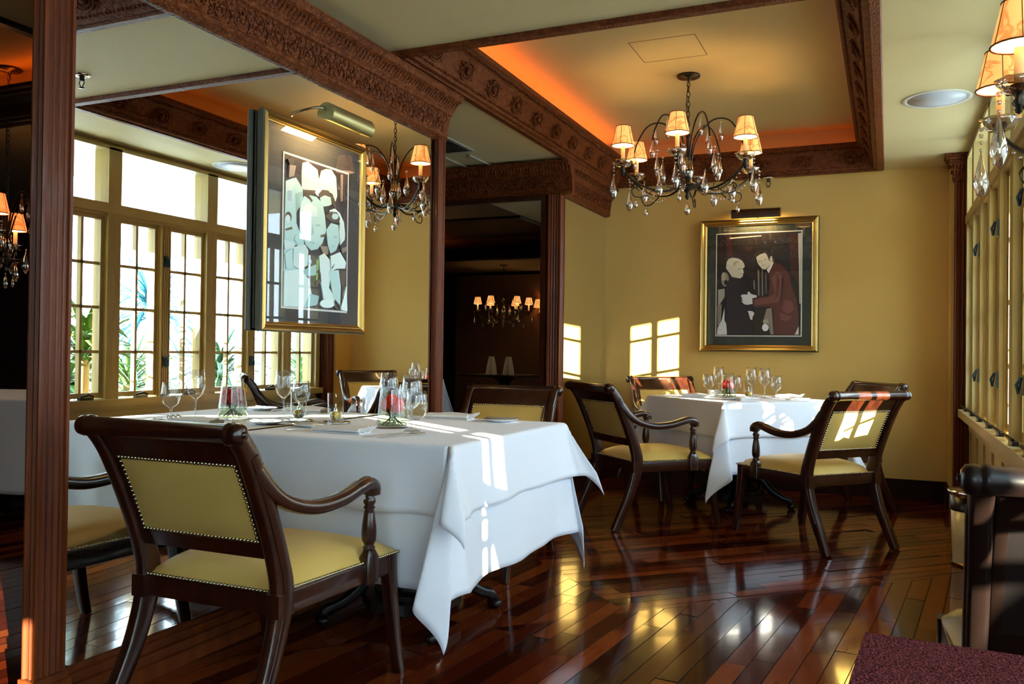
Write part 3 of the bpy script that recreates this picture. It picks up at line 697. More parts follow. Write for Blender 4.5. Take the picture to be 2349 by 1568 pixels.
def cloth(label, hx, hy, drop, z, loc, rz, seed, left=True, amp=0.012, tilt=0.30, lat=0.06, fold=(0,), dirs={}):
    rg = random.Random(seed); N = 74
    def grid(h, lo):
        a0 = -(h + drop) if lo else -h
        pts = [a0 + (h + drop - a0) * i / N for i in range(N + 1)]
        for e in ((-h, h) if lo else (h,)):
            for d in (-0.008, 0.003, 0.008, 0.014, 0.022): pts.append(e + (d if e > 0 else -d))
        return sorted(set(round(p, 5) for p in pts))
    US, VS = grid(hx, left), grid(hy, True); r = 0.013
    ph = [rg.uniform(0, 6.28) for _ in range(12)]
    def off(d):   # horizontal and vertical travel after the edge
        if d < r * PI / 2: return r * math.sin(d / r), r * (1 - math.cos(d / r))
        return r, r + d - r * PI / 2
    def P(u, v):
        du, dv = max(0, abs(u) - hx), max(0, abs(v) - hy); su, sv = (1 if u > 0 else -1), (1 if v > 0 else -1)
        bx, by = min(abs(u), hx) * su, min(abs(v), hy) * sv
        if du == 0 and dv == 0: return (u, v, z + 0.0006 * math.sin(9 * u + ph[0]) * math.sin(8 * v))
        if dv == 0 or du == 0:
            d = du + dv; o, h = off(d); k = (d / drop) ** 1.4
            s_ = v if du else u; hh = hy if du else hx
            e = min(1, (hh - abs(s_)) / 0.15); q = 0 if du else 3
            w_ = amp * (math.sin(s_ * 11 + ph[q]) + 0.6 * math.sin(s_ * 19 + ph[q + 1]) + 0.6) * k * (0.4 + 0.6 * e) + 0.02 * k
            # flare into the corner folds
            w_ += 0.035 * k * (1 - e) ** 2
            if du: return (bx + su * (o + w_), by, z - h)
            return (bx, by + sv * (o + w_), z - h)
        Rr = math.hypot(du, dv); th = math.atan2(dv, du); t_ = th / (PI / 2); o, h = off(Rr); k = (min(Rr, drop) / drop) ** 1.4
        dg = Vector((su, sv)) / math.sqrt(2); tg = Vector((-su, sv)) / math.sqrt(2)
        tl = tilt
        if (su, sv) in dirs: a_ = math.radians(dirs[(su, sv)][0]); tl = dirs[(su, sv)][1]; dg = Vector((math.cos(a_), math.sin(a_)))
        base_ = 0.055 * k + amp * 0.6 * k + o
        A = tl * Rr * math.sin(PI * t_) ** 0.8; B = -lat * Rr * math.sin(2 * PI * t_) * 1.0
        S = 0.10 * Rr * math.sin(PI * t_) * math.sin(3 * PI * t_ + fold[0])
        x = bx + su * base_ * math.cos(th) ** 0.7 + dg.x * A + tg.x * (B + S); y = by + sv * base_ * math.sin(th) ** 0.7 + dg.y * A + tg.y * (B + S)
        return (x, y, z - h * (1 - 0.05 * math.sin(PI * t_)))
    m = MB(); nu, nv = len(US), len(VS)
    m._add([P(u, v) for v in VS for u in US], [(j * nu + i, j * nu + i + 1, (j + 1) * nu + i + 1, (j + 1) * nu + i) for j in range(nv - 1) for i in range(nu - 1)], True)
    o = m.build('tablecloth', LINEN); o.location = loc; o.rotation_euler = (0, 0, rz); tag(o, label, 'tablecloth')
    sm = o.modifiers.new('thickness', 'SOLIDIFY'); sm.thickness = 0.0016; sm.offset = 1
    return o
NT = (-1.7475, 3.01)
make_table('dark carved pedestal table in the foreground under white cloths', 0.440, 0.51, (*NT, 0), 0)
cloth('long white under-cloth of the near table with its corner point almost at the floor', 0.4425, 0.515, 0.475, 0.7535, (*NT, 0), 0, 3, left=False, tilt=0.20, dirs={(1, -1): (-115, 0.20), (1, 1): (100, 0.0)})
cloth('short white top cloth of the near table crossed by stripes of sun', 0.4445, 0.517, 0.235, 0.7575, (*NT, 0), 0, 5, left=False, tilt=0.34, amp=0.008, lat=0.05, dirs={(1, -1): (-75, 0.20), (1, 1): (10, 0.30)})
FT = (-0.955, 6.20)
make_table('dark pedestal table with clawed base in the far corner', 0.45, 0.45, (*FT, 0), PI / 4)
cloth('long white under-cloth of the far table hanging in a point', 0.4525, 0.4525, 0.46, 0.7535, (*FT, 0), PI / 4, 9, tilt=0.22)
cloth('short white top cloth on the far table, brown shade on its left face', 0.4545, 0.4545, 0.235, 0.7575, (*FT, 0), PI / 4, 12, tilt=0.30, amp=0.008)
ZT0 = 0.7602

# ================================================================== TABLEWARE
def glass(label, x, y, z, kind, s=1.0):
    prof = {'wine': [(0.034, 0), (0.034, 0.002), (0.010, 0.006), (0.0042, 0.014), (0.0038, 0.075), (0.008, 0.086), (0.028, 0.104), (0.040, 0.130), (0.041, 0.150), (0.036, 0.185), (0.032, 0.212)],
            'water': [(0.033, 0), (0.033, 0.002), (0.010, 0.006), (0.005, 0.012), (0.0048, 0.040), (0.010, 0.050), (0.030, 0.066), (0.040, 0.092), (0.041, 0.110), (0.037, 0.140), (0.034, 0.158)]}[kind]
    i = 4
    t = thing('wine_glass' if kind == 'wine' else 'water_goblet', label, 'glass', (x, y, z), 0)
    MB().lathe([(0, 0)] + [(r * s, h * s) for r, h in prof[:i + 2]], 20, cap=False).build('foot_and_stem', GLASS, t)
    MB().lathe([(0.0, prof[i + 1][1] * s - 0.001)] + [(r * s, h * s) for r, h in prof[i + 1:]] + [((prof[-1][0] - 0.0012) * s, prof[-1][1] * s)], 24, cap=False).build('bowl', GLASS, t)
    return t
def vase(label, x, y, z, s=1.0):
    t = thing('flower_vase', label, 'vase', (x, y, z), 0.4)
    MB().lathe([(0, 0.001), (0.062 * s, 0.0), (0.066 * s, 0.006), (0.060 * s, 0.05), (0.048 * s, 0.15), (0.045 * s, 0.172), (0.0435 * s, 0.172), (0.046 * s, 0.15), (0.057 * s, 0.05), (0.060 * s, 0.010), (0, 0.008)], 24, cap=False).build('glass_vessel', VASEG, t)
    MB().lathe([(0, 0.0095), (0.058 * s, 0.0105), (0.0555 * s, 0.05), (0, 0.05)], 20, cap=False).build('water', WATER, t)
    m = MB(); rg = random.Random(3)
    for k in range(7):
        a = k * 0.9; rr = 0.030 * s if k else 0
        m.sphere((rr * math.cos(a), rr * math.sin(a), 0.080 + 0.016 * (k % 3)), 0.023 * s, 9, 6, (1, 1, 0.9))
    m.build('red_blossoms', TOMATO, t)
    m = MB()
    for k in range(9):
        a = k * 0.7; m.tube([(0.04 * s * math.cos(a), 0.04 * s * math.sin(a), 0.012), (0.01 * math.cos(a + 1), 0.01 * math.sin(a + 1), 0.04), (0.028 * s * math.cos(a + 2), 0.028 * s * math.sin(a + 2), 0.075)], 0.0022, 5)
    m.build('stems', LEAFP, t); return t
def oil_lamp(label, x, y, z):
    t = thing('oil_lamp', label, 'candle lamp', (x, y, z), 0)
    MB().lathe([(0, 0), (0.058, 0.0), (0.062, 0.004), (0.058, 0.006), (0.03, 0.004), (0, 0.004)], 24, cap=False).build('silver_coaster', STEEL, t)
    MB().lathe([(0.033, 0.005), (0.034, 0.125), (0.032, 0.125), (0.031, 0.007)], 24, cap=False).build('glass_chimney', VASEG, t)
    MB().sphere((0, 0, 0.030), 0.025, 12, 8, (1, 1, 0.8)).build('oil_bulb', OIL, t)
    MB().lathe([(0.008, 0.048), (0.007, 0.06), (0.003, 0.066), (0.002, 0.080)], 8).build('wick_holder', STEEL, t); return t
def plate(label, x, y, z, r=0.078):
    m = MB(); m.lathe([(0, 0.001), (r * 0.55, 0.0), (r * 0.62, 0.003), (r, 0.011), (r, 0.013), (r * 0.62, 0.006), (0, 0.004)], 32, cap=False)
    o = m.build('side_plate', CHINA); o.location = (x, y, z); return tag(o, label, 'plate')
def cutlery(kind, label, x, y, z, deg, L=0.20):
    m = MB(); m.sweep([(0, 0, 0.004), (L * 0.18, 0, 0.0035), (L * 0.42, 0, 0.005), (L * 0.55, 0, 0.0055)], rrect(0.011, 0.003, 0.001), (0, 1, 0), [1.0, 0.9, 0.55, 0.45])
    if kind == 'knife': m.prism([(L * 0.53, -0.004), (L * 0.6, -0.008), (L * 0.92, -0.009), (L, 0.002), (L * 0.95, 0.006), (L * 0.53, 0.004)], 0.004, 0.0055)
    else:
        m.prism([(L * 0.53, -0.003), (L * 0.62, -0.011), (L * 0.76, -0.012), (L * 0.76, 0.012), (L * 0.62, 0.011), (L * 0.53, 0.003)], 0.0045, 0.006)
        for k in range(4): yy = -0.0105 + 0.007 * k; m.sweep([(L * 0.75, yy, 0.005), (L * 0.88, yy, 0.009), (L, yy, 0.008)], rrect(0.003, 0.0015, 0.0005), (0, 1, 0))
    o = m.build('table_' + kind, STEEL); o.location = (x, y, z); o.rotation_euler = (0, 0, math.radians(deg)); return tag(o, label, kind)
def napkin(label, x, y, z, deg, L=0.21, W=0.075, m_=NAPK):
    m = MB()
    for k in range(3):
        y0 = -W / 2 + W * (k + 0.5) / 3; n = 14; sec = []
        m.sweep([(0, y0, 0.010 + 0.004 * (k % 2)), (L * 0.5, y0, 0.012 + 0.003 * k), (L, y0 * 1.15, 0.012)], [(W * 0.26 * math.cos(a), 0.009 * math.sin(a) + 0.0015) for a in [2 * PI * j / 10 for j in range(10)]], (0, 1, 0), cap=True)
        m.tube([(L + 0.002, y0 - 0.012, 0.006), (L + 0.022, y0 - 0.006, 0.020), (L + 0.030, y0 + 0.004, 0.030), (L + 0.020, y0 + 0.012, 0.022), (L, y0 + 0.01, 0.012)], 0.0032, 5)
    m.box(0, L, -W / 2, W / 2, 0.0, 0.004)
    o = m.build('folded_napkin', m_); o.location = (x, y, z); o.rotation_euler = (0, 0, math.radians(deg)); return tag(o, label, 'napkin')
Z = ZT0
vase('glass vase with red blossoms in shallow water on the near table', -1.80, 2.93, Z)
oil_lamp('glass oil lamp with amber oil on a silver coaster on the near table', -2.11, 2.985, Z)
glass('large wine glass in front of the red blossoms on the near table', -1.665, 2.85, Z, 'wine', 1.0)
glass('wine glass standing behind the vase on the near table', -1.93, 3.11, Z, 'wine', 1.0)
glass('stemmed water goblet behind the tall wine glass on the near table', -1.92, 3.25, Z, 'water', 1.0)
glass('stemmed water goblet just right of the large wine glass on the near table', -1.60, 2.775, Z, 'water', 1.0)
napkin('pleated white napkin with looped end in front of the near armchair', -1.96, 2.66, Z, 0)
napkin('folded white napkin at the far place setting of the near table', -1.92, 3.44, Z, 2)
plate('side plate with crossed cutlery near the front edge of the near table', -2.09, 2.80, Z)
plate('side plate near the window edge at the far setting of the near table', -1.55, 3.42, Z)
cutlery('knife', 'butter knife lying across the front side plate of the near table', -2.15, 2.77, Z + 0.012, 12, 0.16)
cutlery('fork', 'fork left of the front napkin on the near table', -2.06, 2.60, Z, 60)
cutlery('fork', 'fork leaning by the far folded napkin on the near table', -1.66, 3.36, Z, 80, 0.17)
cutlery('knife', 'knife right of the front napkin on the near table', -1.69, 2.55, Z, 68)
cutlery('knife', 'second knife beside the large wine glass on the near table', -1.63, 2.56, Z, 66)
cutlery('knife', 'butter knife across the far side plate of the near table', -1.62, 3.42, Z + 0.012, 15, 0.15)
# far table
def ft(a, b): c = math.cos(PI / 4); return FT[0] + (a - b) * c, FT[1] + (a + b) * c
vase('small glass vase with red blossoms on the far table', -1.02, 6.10, Z, 0.9)
oil_lamp('glass oil lamp on the far table', -0.885, 6.14, Z)
for (x, y, k, l) in ((-1.19, 6.28, 'water', 'leftmost goblet of the far table, before the ochre wall'), (-1.14, 6.42, 'wine', 'tall wine glass second from the left on the far table'), (-0.955, 6.02, 'water', 'goblet between vase and oil lamp on the far table'),
                     (-0.90, 6.38, 'wine', 'wine glass behind the oil lamp on the far table'), (-0.79, 6.25, 'wine', 'big wine glass standing clear to the right of the oil lamp on the far table'), (-0.72, 6.33, 'water', 'rightmost goblet of the far table')):
    glass(l, x, y, Z, k, 1.0)
napkin('napkin rolled with brown shadowed pleats at the left of the far table', -1.33, 6.05, Z, 8, 0.18, 0.07)
napkin('napkin with looped ends at the right of the far table', -0.72, 6.42, Z, -20, 0.16, 0.07)
napkin('napkin standing out near the front corner of the far table', -0.90, 5.80, Z, 40, 0.12, 0.06)
m = MB(); m.lathe([(0, 0.002), (0.02, 0.0), (0.03, 0.012), (0.040, 0.035), (0.041, 0.050), (0.039, 0.050), (0.036, 0.034), (0, 0.006)], 20, cap=False)
o = m.build('sugar_bowl', CHINA); o.location = (-1.13, 6.16, Z); tag(o, 'small round white bowl on the far table', 'bowl')
plate('side plate on the near corner of the far table', -0.97, 5.88, Z, 0.07); plate('side plate on the right of the far table', -0.55, 6.20, Z, 0.07)
cutlery('knife', 'knife near the front corner of the far table', -1.10, 5.88, Z, 35, 0.19); cutlery('fork', 'fork on the right of the far table', -0.60, 6.06, Z, 130, 0.18)

# ================================================================== PICTURES
def bil_inv(p, q):   # q: TL,TR,BR,BL -> u,v
    u = v = 0.5
    for _ in range(12):
        x = (1 - u) * (1 - v) * q[0][0] + u * (1 - v) * q[1][0] + u * v * q[2][0] + (1 - u) * v * q[3][0]
        y = (1 - u) * (1 - v) * q[0][1] + u * (1 - v) * q[1][1] + u * v * q[2][1] + (1 - u) * v * q[3][1]
        xu = (1 - v) * (q[1][0] - q[0][0]) + v * (q[2][0] - q[3][0]); xv = (1 - u) * (q[3][0] - q[0][0]) + u * (q[2][0] - q[1][0])
        yu = (1 - v) * (q[1][1] - q[0][1]) + v * (q[2][1] - q[3][1]); yv = (1 - u) * (q[3][1] - q[0][1]) + u * (q[2][1] - q[1][1])
        D = xu * yv - xv * yu; ex, ey = p[0] - x, p[1] - y
        u += (ex * yv - ey * xv) / D; v += (-ex * yu + ey * xu) / D
    return u, v
def picture(name_label, W, H, T, loc, rz, mount, mw, quad, shapes, fw=0.055, prof=None, side=GOLDD, catg='picture', depth=0.05):
    # local: picture faces -y, x to the right, z up, origin at bottom centre
    t = thing('framed_photograph', name_label, catg, loc, rz)
    prof = prof or [(0, 0), (0, 0.65), (0.12, 0.85), (0.25, 0.95), (0.40, 1.0), (0.50, 0.88), (0.62, 0.70), (0.72, 0.72), (0.80, 0.55), (0.9, 0.5), (1.0, 0.42), (1.0, 0)]
    m = MB(); vs = []; fs = []; n = len(prof)
    for (a, b) in prof:
        o = a * fw; d = -b * depth
        vs += [(-W / 2 + o, d, o), (W / 2 - o, d, o), (W / 2 - o, d, H - o), (-W / 2 + o, d, H - o)]
    m._add(vs, [(i * 4 + k, i * 4 + (k + 1) % 4, ((i + 1) % n) * 4 + (k + 1) % 4, ((i + 1) % n) * 4 + k) for i in range(n) for k in range(4)])
    m.mi = [1 if i < 8 else 0 for i in range(len(m.f))]
    m.build('frame', [GOLD, GOLDD], t)
    m = MB(); m.box(-W / 2 + fw * 0.8, W / 2 - fw * 0.8, -0.012, 0.004, fw * 0.8, H - fw * 0.8); m.build('mount', mount, t)
    x0, x1, z0, z1 = -W / 2 + fw + mw[0], W / 2 - fw - mw[0], fw + mw[1], H - fw - mw[2]
    MB().box(x0 - 0.008, x1 + 0.008, -0.0145, -0.012, z0 - 0.008, z1 + 0.008).build('cream_bevel', WHITER, t)
    m = MB(); mats = []
    m.box(x0, x1, -0.0155, -0.0145, z0, z1)
    for i, (col, poly) in enumerate(shapes):
        if col not in mats: mats.append(col)
    for i, (col, poly) in enumerate(shapes):
        m.cur = mats.index(col) + 1
        P = []
        for p in poly:
            u, v = bil_inv(p, quad); P.append((x0 + (x1 - x0) * min(1, max(0, u)), z1 + (z0 - z1) * min(1, max(0, v))))
        m.prism(P, -0.0156 - 0.00012 * (i + 1), -0.0145, lambda a, b, c: (a, c, b))
    cols = [mat('photo_ground', shapes_bg, 0.5)] + [mat('photo_tone', c, 0.5) for c in mats]
    m.build('photo_print', cols, t)
    MB().box(-W / 2 + fw * 0.9, W / 2 - fw * 0.9, -0.0225, -0.0205, fw * 0.9, H - fw * 0.9).build('glazing', GLAZE, t)
    return t
def ell(cx, cy, rx, ry, n=18, rot=0.0, a0=0, a1=2 * PI):
    return [(cx + rx * math.cos(a) * math.cos(rot) - ry * math.sin(a) * math.sin(rot), cy + rx * math.cos(a) * math.sin(rot) + ry * math.sin(a) * math.cos(rot)) for a in [a0 + (a1 - a0) * k / n for k in range(n if abs(a1 - a0 - 2 * PI) < 1e-6 else n + 1)]]
# --- greeting couple
DK = (0.010, 0.005, 0.005); PL = (0.70, 0.68, 0.56); BR = (0.10, 0.024, 0.020); BR2 = (0.19, 0.062, 0.050); PU = (0.018, 0.009, 0.014); WH = (0.78, 0.80, 0.84); GY = (0.30, 0.24, 0.20); RD = (0.055, 0.010, 0.009); HR = (0.03, 0.02, 0.015); SH = (0.45, 0.42, 0.33)
couple = [
 (RD, [(290, 330), (400, 330), (415, 560), (300, 600)]), (DK, [(300, 330), (350, 330), (355, 620), (310, 620)]), (RD, [(970, 320), (1050, 320), (1060, 800), (990, 700)]), (GY, [(1055, 315), (1090, 310), (1085, 600), (1062, 610)]), (PL, [(1062, 320), (1090, 310), (1080, 1000), (1070, 1000)]),
 (PL, [(384, 352), (700, 333), (700, 340), (386, 364)]), (GY, [(665, 670), (678, 670), (680, 920), (668, 920)]), (GY, [(705, 650), (713, 650), (716, 920), (706, 920)]), (GY, [(742, 700), (748, 700), (750, 900), (744, 900)]), (GY, [(622, 770), (632, 770), (634, 860), (624, 860)]),
 (GY, ell(335, 760, 40, 70)), (SH, ell(320, 730, 22, 40)), (DK, ell(345, 790, 18, 25)), (SH, [(262, 860), (330, 850), (330, 930), (262, 1030)]), (GY, [(255, 1020), (300, 1000), (290, 1200), (255, 1210)]),
 (WH, [(330, 1030), (350, 1180), (352, 1300), (250, 1300), (258, 1230), (300, 1160)]),
 (PU, [(400, 740), (450, 740), (480, 760), (520, 780), (560, 860), (620, 940), (600, 1060), (575, 1130), (600, 1230), (600, 1302), (355, 1302), (345, 1190), (328, 1160), (330, 1000), (338, 860), (360, 780)]),
 (SH, [(400, 690), (470, 700), (490, 750), (440, 745), (400, 735)]),
 (PL, [(345, 650), (352, 590), (375, 558), (415, 548), (470, 556), (505, 575), (530, 610), (534, 640), (515, 655), (524, 690), (512, 735), (485, 752), (455, 740), (400, 725), (375, 690)]),
 (SH, [(465, 655), (495, 648), (500, 662), (470, 670)]), (GY, [(505, 655), (518, 655), (515, 664), (505, 664)]), (SH, [(490, 706), (512, 700), (510, 712), (494, 716)]), (SH, [(420, 600), (450, 580), (480, 590), (450, 600), (425, 640)]),
 (BR, [(815, 595), (870, 610), (930, 650), (975, 720), (1000, 850), (1040, 960), (1060, 1100), (1058, 1230), (1020, 1302), (825, 1302), (812, 1040), (720, 1025), (620, 1035), (608, 960), (700, 930), (770, 925), (785, 800), (772, 700)]),
 (BR2, [(800, 740), (860, 680), (900, 720), (905, 900), (870, 985), (760, 1000), (640, 1015), (625, 960), (760, 940), (830, 900)]), (BR, [(850, 700), (880, 760), (870, 900), (840, 960), (850, 800)]), (BR2, [(930, 960), (1000, 980), (1020, 1060), (960, 1100), (900, 1060)]), (BR2, [(880, 1090), (1000, 1130), (960, 1170), (890, 1160)]), (DK, [(905, 730), (918, 760), (905, 920), (870, 1000), (895, 900)]),
 (WH, [(808, 585), (822, 598), (800, 650), (772, 702), (752, 668), (785, 630)]),
 (PL, [(650, 545), (690, 515), (740, 503), (770, 545), (790, 560), (790, 540), (805, 535), (810, 575), (800, 610), (760, 650), (735, 668), (705, 655), (675, 620), (660, 590)]),
 (HR, [(625, 522), (650, 495), (690, 478), (740, 476), (768, 505), (790, 590), (775, 575), (755, 520), (735, 504), (690, 518), (650, 545)]),
 (GY, [(668, 588), (700, 575), (702, 582), (670, 596)]), (GY, [(728, 570), (750, 560), (752, 567), (730, 578)]), (SH, [(705, 580), (712, 600), (702, 608)]), (SH, [(700, 628), (740, 615), (735, 628), (705, 636)]),
 (WH, [(497, 915), (520, 908), (565, 910), (562, 888), (578, 880), (600, 905), (652, 918), (655, 936), (610, 946), (612, 1000), (560, 1010), (528, 1003), (500, 975), (520, 970), (498, 955), (515, 948), (498, 930)]),
 (WH, [(565, 1068), (610, 1072), (630, 1090), (612, 1130), (608, 1160), (590, 1150)]), (GY, [(750, 1050), (800, 1040), (820, 1300), (790, 1300), (760, 1180), (720, 1160)]), (SH, [(715, 1160), (760, 1150), (775, 1190), (720, 1200)]), (WH, ell(738, 1232, 32, 36)), (PL, [(1030, 1290), (1062, 1220), (1062, 1302), (1020, 1302)]),
]
shapes_bg = DK
picture('gilt-framed photograph of a suited man greeting a pale-haired woman on the ochre wall', 0.915, 1.06, 0, (-0.945, YB - 0.035, 1.087), 0, MATD, (0.080, 0.078, 0.062), [(255, 322), (1092, 296), (1080, 1312), (243, 1305)], couple, fw=0.052)
# --- crowd of pale bonnets
TE = (0.52, 0.78, 0.80); TL = (0.70, 0.90, 0.92); TP = (0.80, 0.88, 0.74); TD = (0.34, 0.58, 0.60); BK = (0.035, 0.025, 0.03); BW = (0.10, 0.07, 0.05); SB = (0.40, 0.58, 0.70)
crowd = [
 (TE, [(150, 330), (240, 300), (300, 400), (300, 1420), (95, 1410)]), (TL, [(150, 330), (215, 305), (230, 350), (200, 420), (150, 420)]), (TD, [(230, 440), (300, 420), (290, 600), (235, 640)]), (SB, [(165, 410), (200, 415), (195, 500), (165, 500)]),
 (BK, ell(165, 640, 28, 45)), (TL, ell(160, 655, 22, 34)), (TE, [(130, 740), (260, 690), (280, 860), (130, 830)]), (BW, [(130, 745), (190, 725), (200, 745), (140, 760)]),
 (TP, [(290, 260), (300, 175), (350, 165), (390, 200), (440, 240), (450, 320), (440, 420), (400, 450), (350, 420), (290, 400)]), (BW, [(300, 405), (420, 415), (410, 450), (380, 470), (300, 450)]), (TL, [(300, 210), (340, 180), (380, 230), (370, 300), (310, 290)]), (TD, [(320, 310), (345, 330), (330, 340)]), (TD, [(380, 345), (402, 340), (398, 360)]),
 (TP, [(450, 330), (475, 250), (520, 235), (575, 245), (620, 310), (628, 470), (610, 520), (580, 450), (480, 400), (440, 430)]), (TL, [(480, 270), (530, 250), (590, 290), (600, 400), (520, 360), (470, 340)]),
 (TL, ell(480, 440, 70, 40, 18, 0.2)), (BW, [(440, 450), (480, 410), (540, 420), (590, 490), (620, 560), (600, 580), (560, 500), (500, 470), (450, 485)]), (TE, [(455, 480), (500, 460), (560, 480), (570, 540), (520, 560), (470, 550)]), (BK, [(480, 560), (520, 552), (570, 560), (545, 610), (500, 600)]),
 (TE, [(260, 620), (275, 520), (310, 460), (360, 455), (420, 470), (480, 530), (500, 640), (510, 760), (470, 870), (420, 920), (360, 930), (310, 880), (285, 780), (262, 700)]), (BW, [(310, 460), (350, 455), (385, 500), (375, 520), (350, 490)]), (TL, [(290, 560), (340, 520), (420, 560), (430, 640), (350, 640), (290, 640)]), (TD, ell(330, 690, 22, 10)), (TD, ell(430, 715, 24, 10)), (TD, [(375, 700), (390, 790), (365, 800)]), (BW, [(450, 800), (495, 790), (490, 815), (455, 820)]), (TD, [(340, 855), (400, 860), (380, 875)]),
 (BK, [(262, 560), (240, 600), (238, 700), (275, 800), (262, 690)]),
 (TL, [(545, 590), (600, 578), (650, 620), (690, 700), (700, 800), (690, 880), (650, 900), (640, 780), (650, 700), (600, 640), (550, 640)]), (BW, [(500, 640), (560, 600), (620, 610), (650, 660), (640, 700), (560, 690)]), (TE, ell(600, 645, 34, 26)), (TE, [(510, 760), (560, 700), (630, 720), (640, 860), (600, 940), (545, 960), (520, 880)]), (TD, ell(595, 820, 20, 8)), (TD, [(555, 900), (590, 890), (575, 905)]), (BK, [(640, 900), (690, 850), (712, 930), (700, 1010), (660, 960)]), (GY, [(660, 920), (712, 905), (710, 940), (670, 960)]),
 (TL, [(115, 840), (200, 860), (210, 910), (120, 920)]), (TE, ell(250, 830, 40, 45)), (BW, [(200, 900), (230, 880), (225, 905)]),
 (TL, [(200, 900), (300, 880), (330, 930), (320, 1060), (240, 1090), (190, 1060)]), (TE, [(120, 960), (180, 920), (190, 1080), (130, 1090)]), (TD, [(330, 1000), (355, 1010), (360, 1045), (330, 1030)]),
 (TD, [(280, 1100), (400, 1050), (400, 1140), (300, 1160)]), (BW, [(290, 1150), (390, 1145), (385, 1165), (300, 1170)]),
 (TL, [(110, 1110), (250, 1090), (330, 1180), (350, 1300), (300, 1420), (95, 1410)]),
 (GY, [(440, 890), (520, 900), (520, 970), (470, 960)]), (BK, [(520, 980), (600, 935), (600, 955), (530, 1015)]), (TL, [(430, 980), (480, 955), (530, 1010), (540, 1140), (520, 1250), (580, 1340), (560, 1400), (470, 1380), (440, 1200)]), (LG := (0.22, 0.40, 0.10), [(400, 1020), (425, 1000), (420, 1090), (398, 1120)]), (LG, [(395, 1130), (415, 1120), (412, 1180), (392, 1190)]), (BW, [(425, 1110), (440, 1120), (445, 1200), (390, 1230), (390, 1200), (425, 1180)]),
 (TL, [(540, 980), (640, 950), (700, 1040), (690, 1090), (600, 1090), (545, 1110)]), (BK, [(548, 1080), (580, 1045), (575, 1060), (555, 1090)]), (TE, [(520, 1110), (620, 1100), (640, 1240), (630, 1400), (560, 1330)]), (BW, [(620, 1100), (700, 1120), (690, 1200), (660, 1240), (670, 1400), (640, 1400), (650, 1250)]), (TD, [(330, 1300), (420, 1320), (400, 1400), (280, 1415)]),
 (BK, [(370, 1415), (420, 1370), (480, 1345), (480, 1360), (400, 1415)]), (TL, ell(500, 1385, 75, 38)), (BW, [(560, 1360), (590, 1400), (600, 1440), (575, 1420)]), (TL, [(640, 1410), (700, 1240), (706, 1450), (640, 1440)]),
 (BK, [(680, 280), (700, 285), (695, 520), (682, 520)]), (GY, [(668, 290), (680, 292), (672, 520), (664, 520)]), (BK, [(160, 140), (200, 130), (215, 180), (180, 200)]), (GY, [(175, 190), (230, 200), (210, 290), (165, 300)]),
]
shapes_bg = BK
pic = picture('gilt-framed crowd photograph hung in front of the large mirror', 0.70, 0.845, 0, (XM + 0.016, 2.925, 1.135), PI / 2, MATG, (0.095, 0.060, 0.105), [(148, 92), (748, 296), (703, 1450), (96, 1410)], crowd, fw=0.040, depth=0.030)
m = MB(); m.box(-0.349, 0.349, -0.010, 0.004, 0.002, 0.843); m.box(-0.342, 0.342, 0.004, 0.014, 0.012, 0.833); m.build('backing', GOLDD, pic, 'olive grey stepped back of the frame')
# picture lamps
def picture_lamp(label, loc, rz, L, out, col, barm, power):
    # local: shade axis along x, light thrown towards +y and down; wall at y = +out
    t = thing('picture_lamp', label, 'lamp', loc, rz)
    r = 0.040; m = MB(); n = 14; sec = []
    a0, a1 = math.radians(-60), math.radians(205)
    outer = [(r * math.cos(a), r * math.sin(a)) for a in [a0 + (a1 - a0) * k / n for k in range(n + 1)]]
    inner = [((r - 0.003) * math.cos(a), (r - 0.003) * math.sin(a)) for a in [a1 + (a0 - a1) * k / n for k in range(n + 1)]]
    m.prism([(-p[0], p[1]) for p in outer + inner], -L / 2, L / 2, lambda a, b, c: (c, a, b), True)
    for s in (-1, 1): m.prism([(-p[0], p[1]) for p in outer], s * L / 2 - 0.001, s * L / 2 + 0.002, lambda a, b, c: (c, a, b))
    m.build('lamp_shade', col, t)
    MB().lathe([(0.0, -L * 0.36), (0.011, -L * 0.35), (0.011, L * 0.35), (0, L * 0.36)], 10, (0, 0.006, 0.0), (1, 0, 0), cap=False).build('bulb', BULB, t)
    for q in barm:
        m = MB(); m.tube(cat(q, 5), 0.0055, 8); m.build('arm', BRASSN, t)
    l = light('picture_lamp_light', 'AREA', power, (1.0, 0.66, 0.26), (0, 0.015, -0.03), None, shape='RECTANGLE', size=L * 0.7, size_y=0.03)
    l.parent = t; l.rotation_euler = (math.radians(28), 0, 0); return t
picture_lamp('brown metal picture lamp above the couple photograph', (-0.955, YB - 0.135, 2.175), 0, 0.37, 0.12, DWOOD, [[(0, 0.03, 0.01), (0, 0.07, 0.012), (0, 0.10, -0.005), (0, 0.115, -0.03)]], 2.2)
picture_lamp('brass cylinder picture lamp reaching out over the crowd photograph', (XM + 0.165, 2.935, 2.005), PI / 2, 0.29, 0.10, mat('brushed_brass_shade', (0.42, 0.38, 0.17), 0.38, metal=0.9), [[(-0.13, 0.0, 0.01), (-0.175, 0.01, 0.012), (-0.20, 0.06, 0.0), (-0.205, 0.112, -0.01), (-0.205, 0.120, -0.022)]], 2.0)
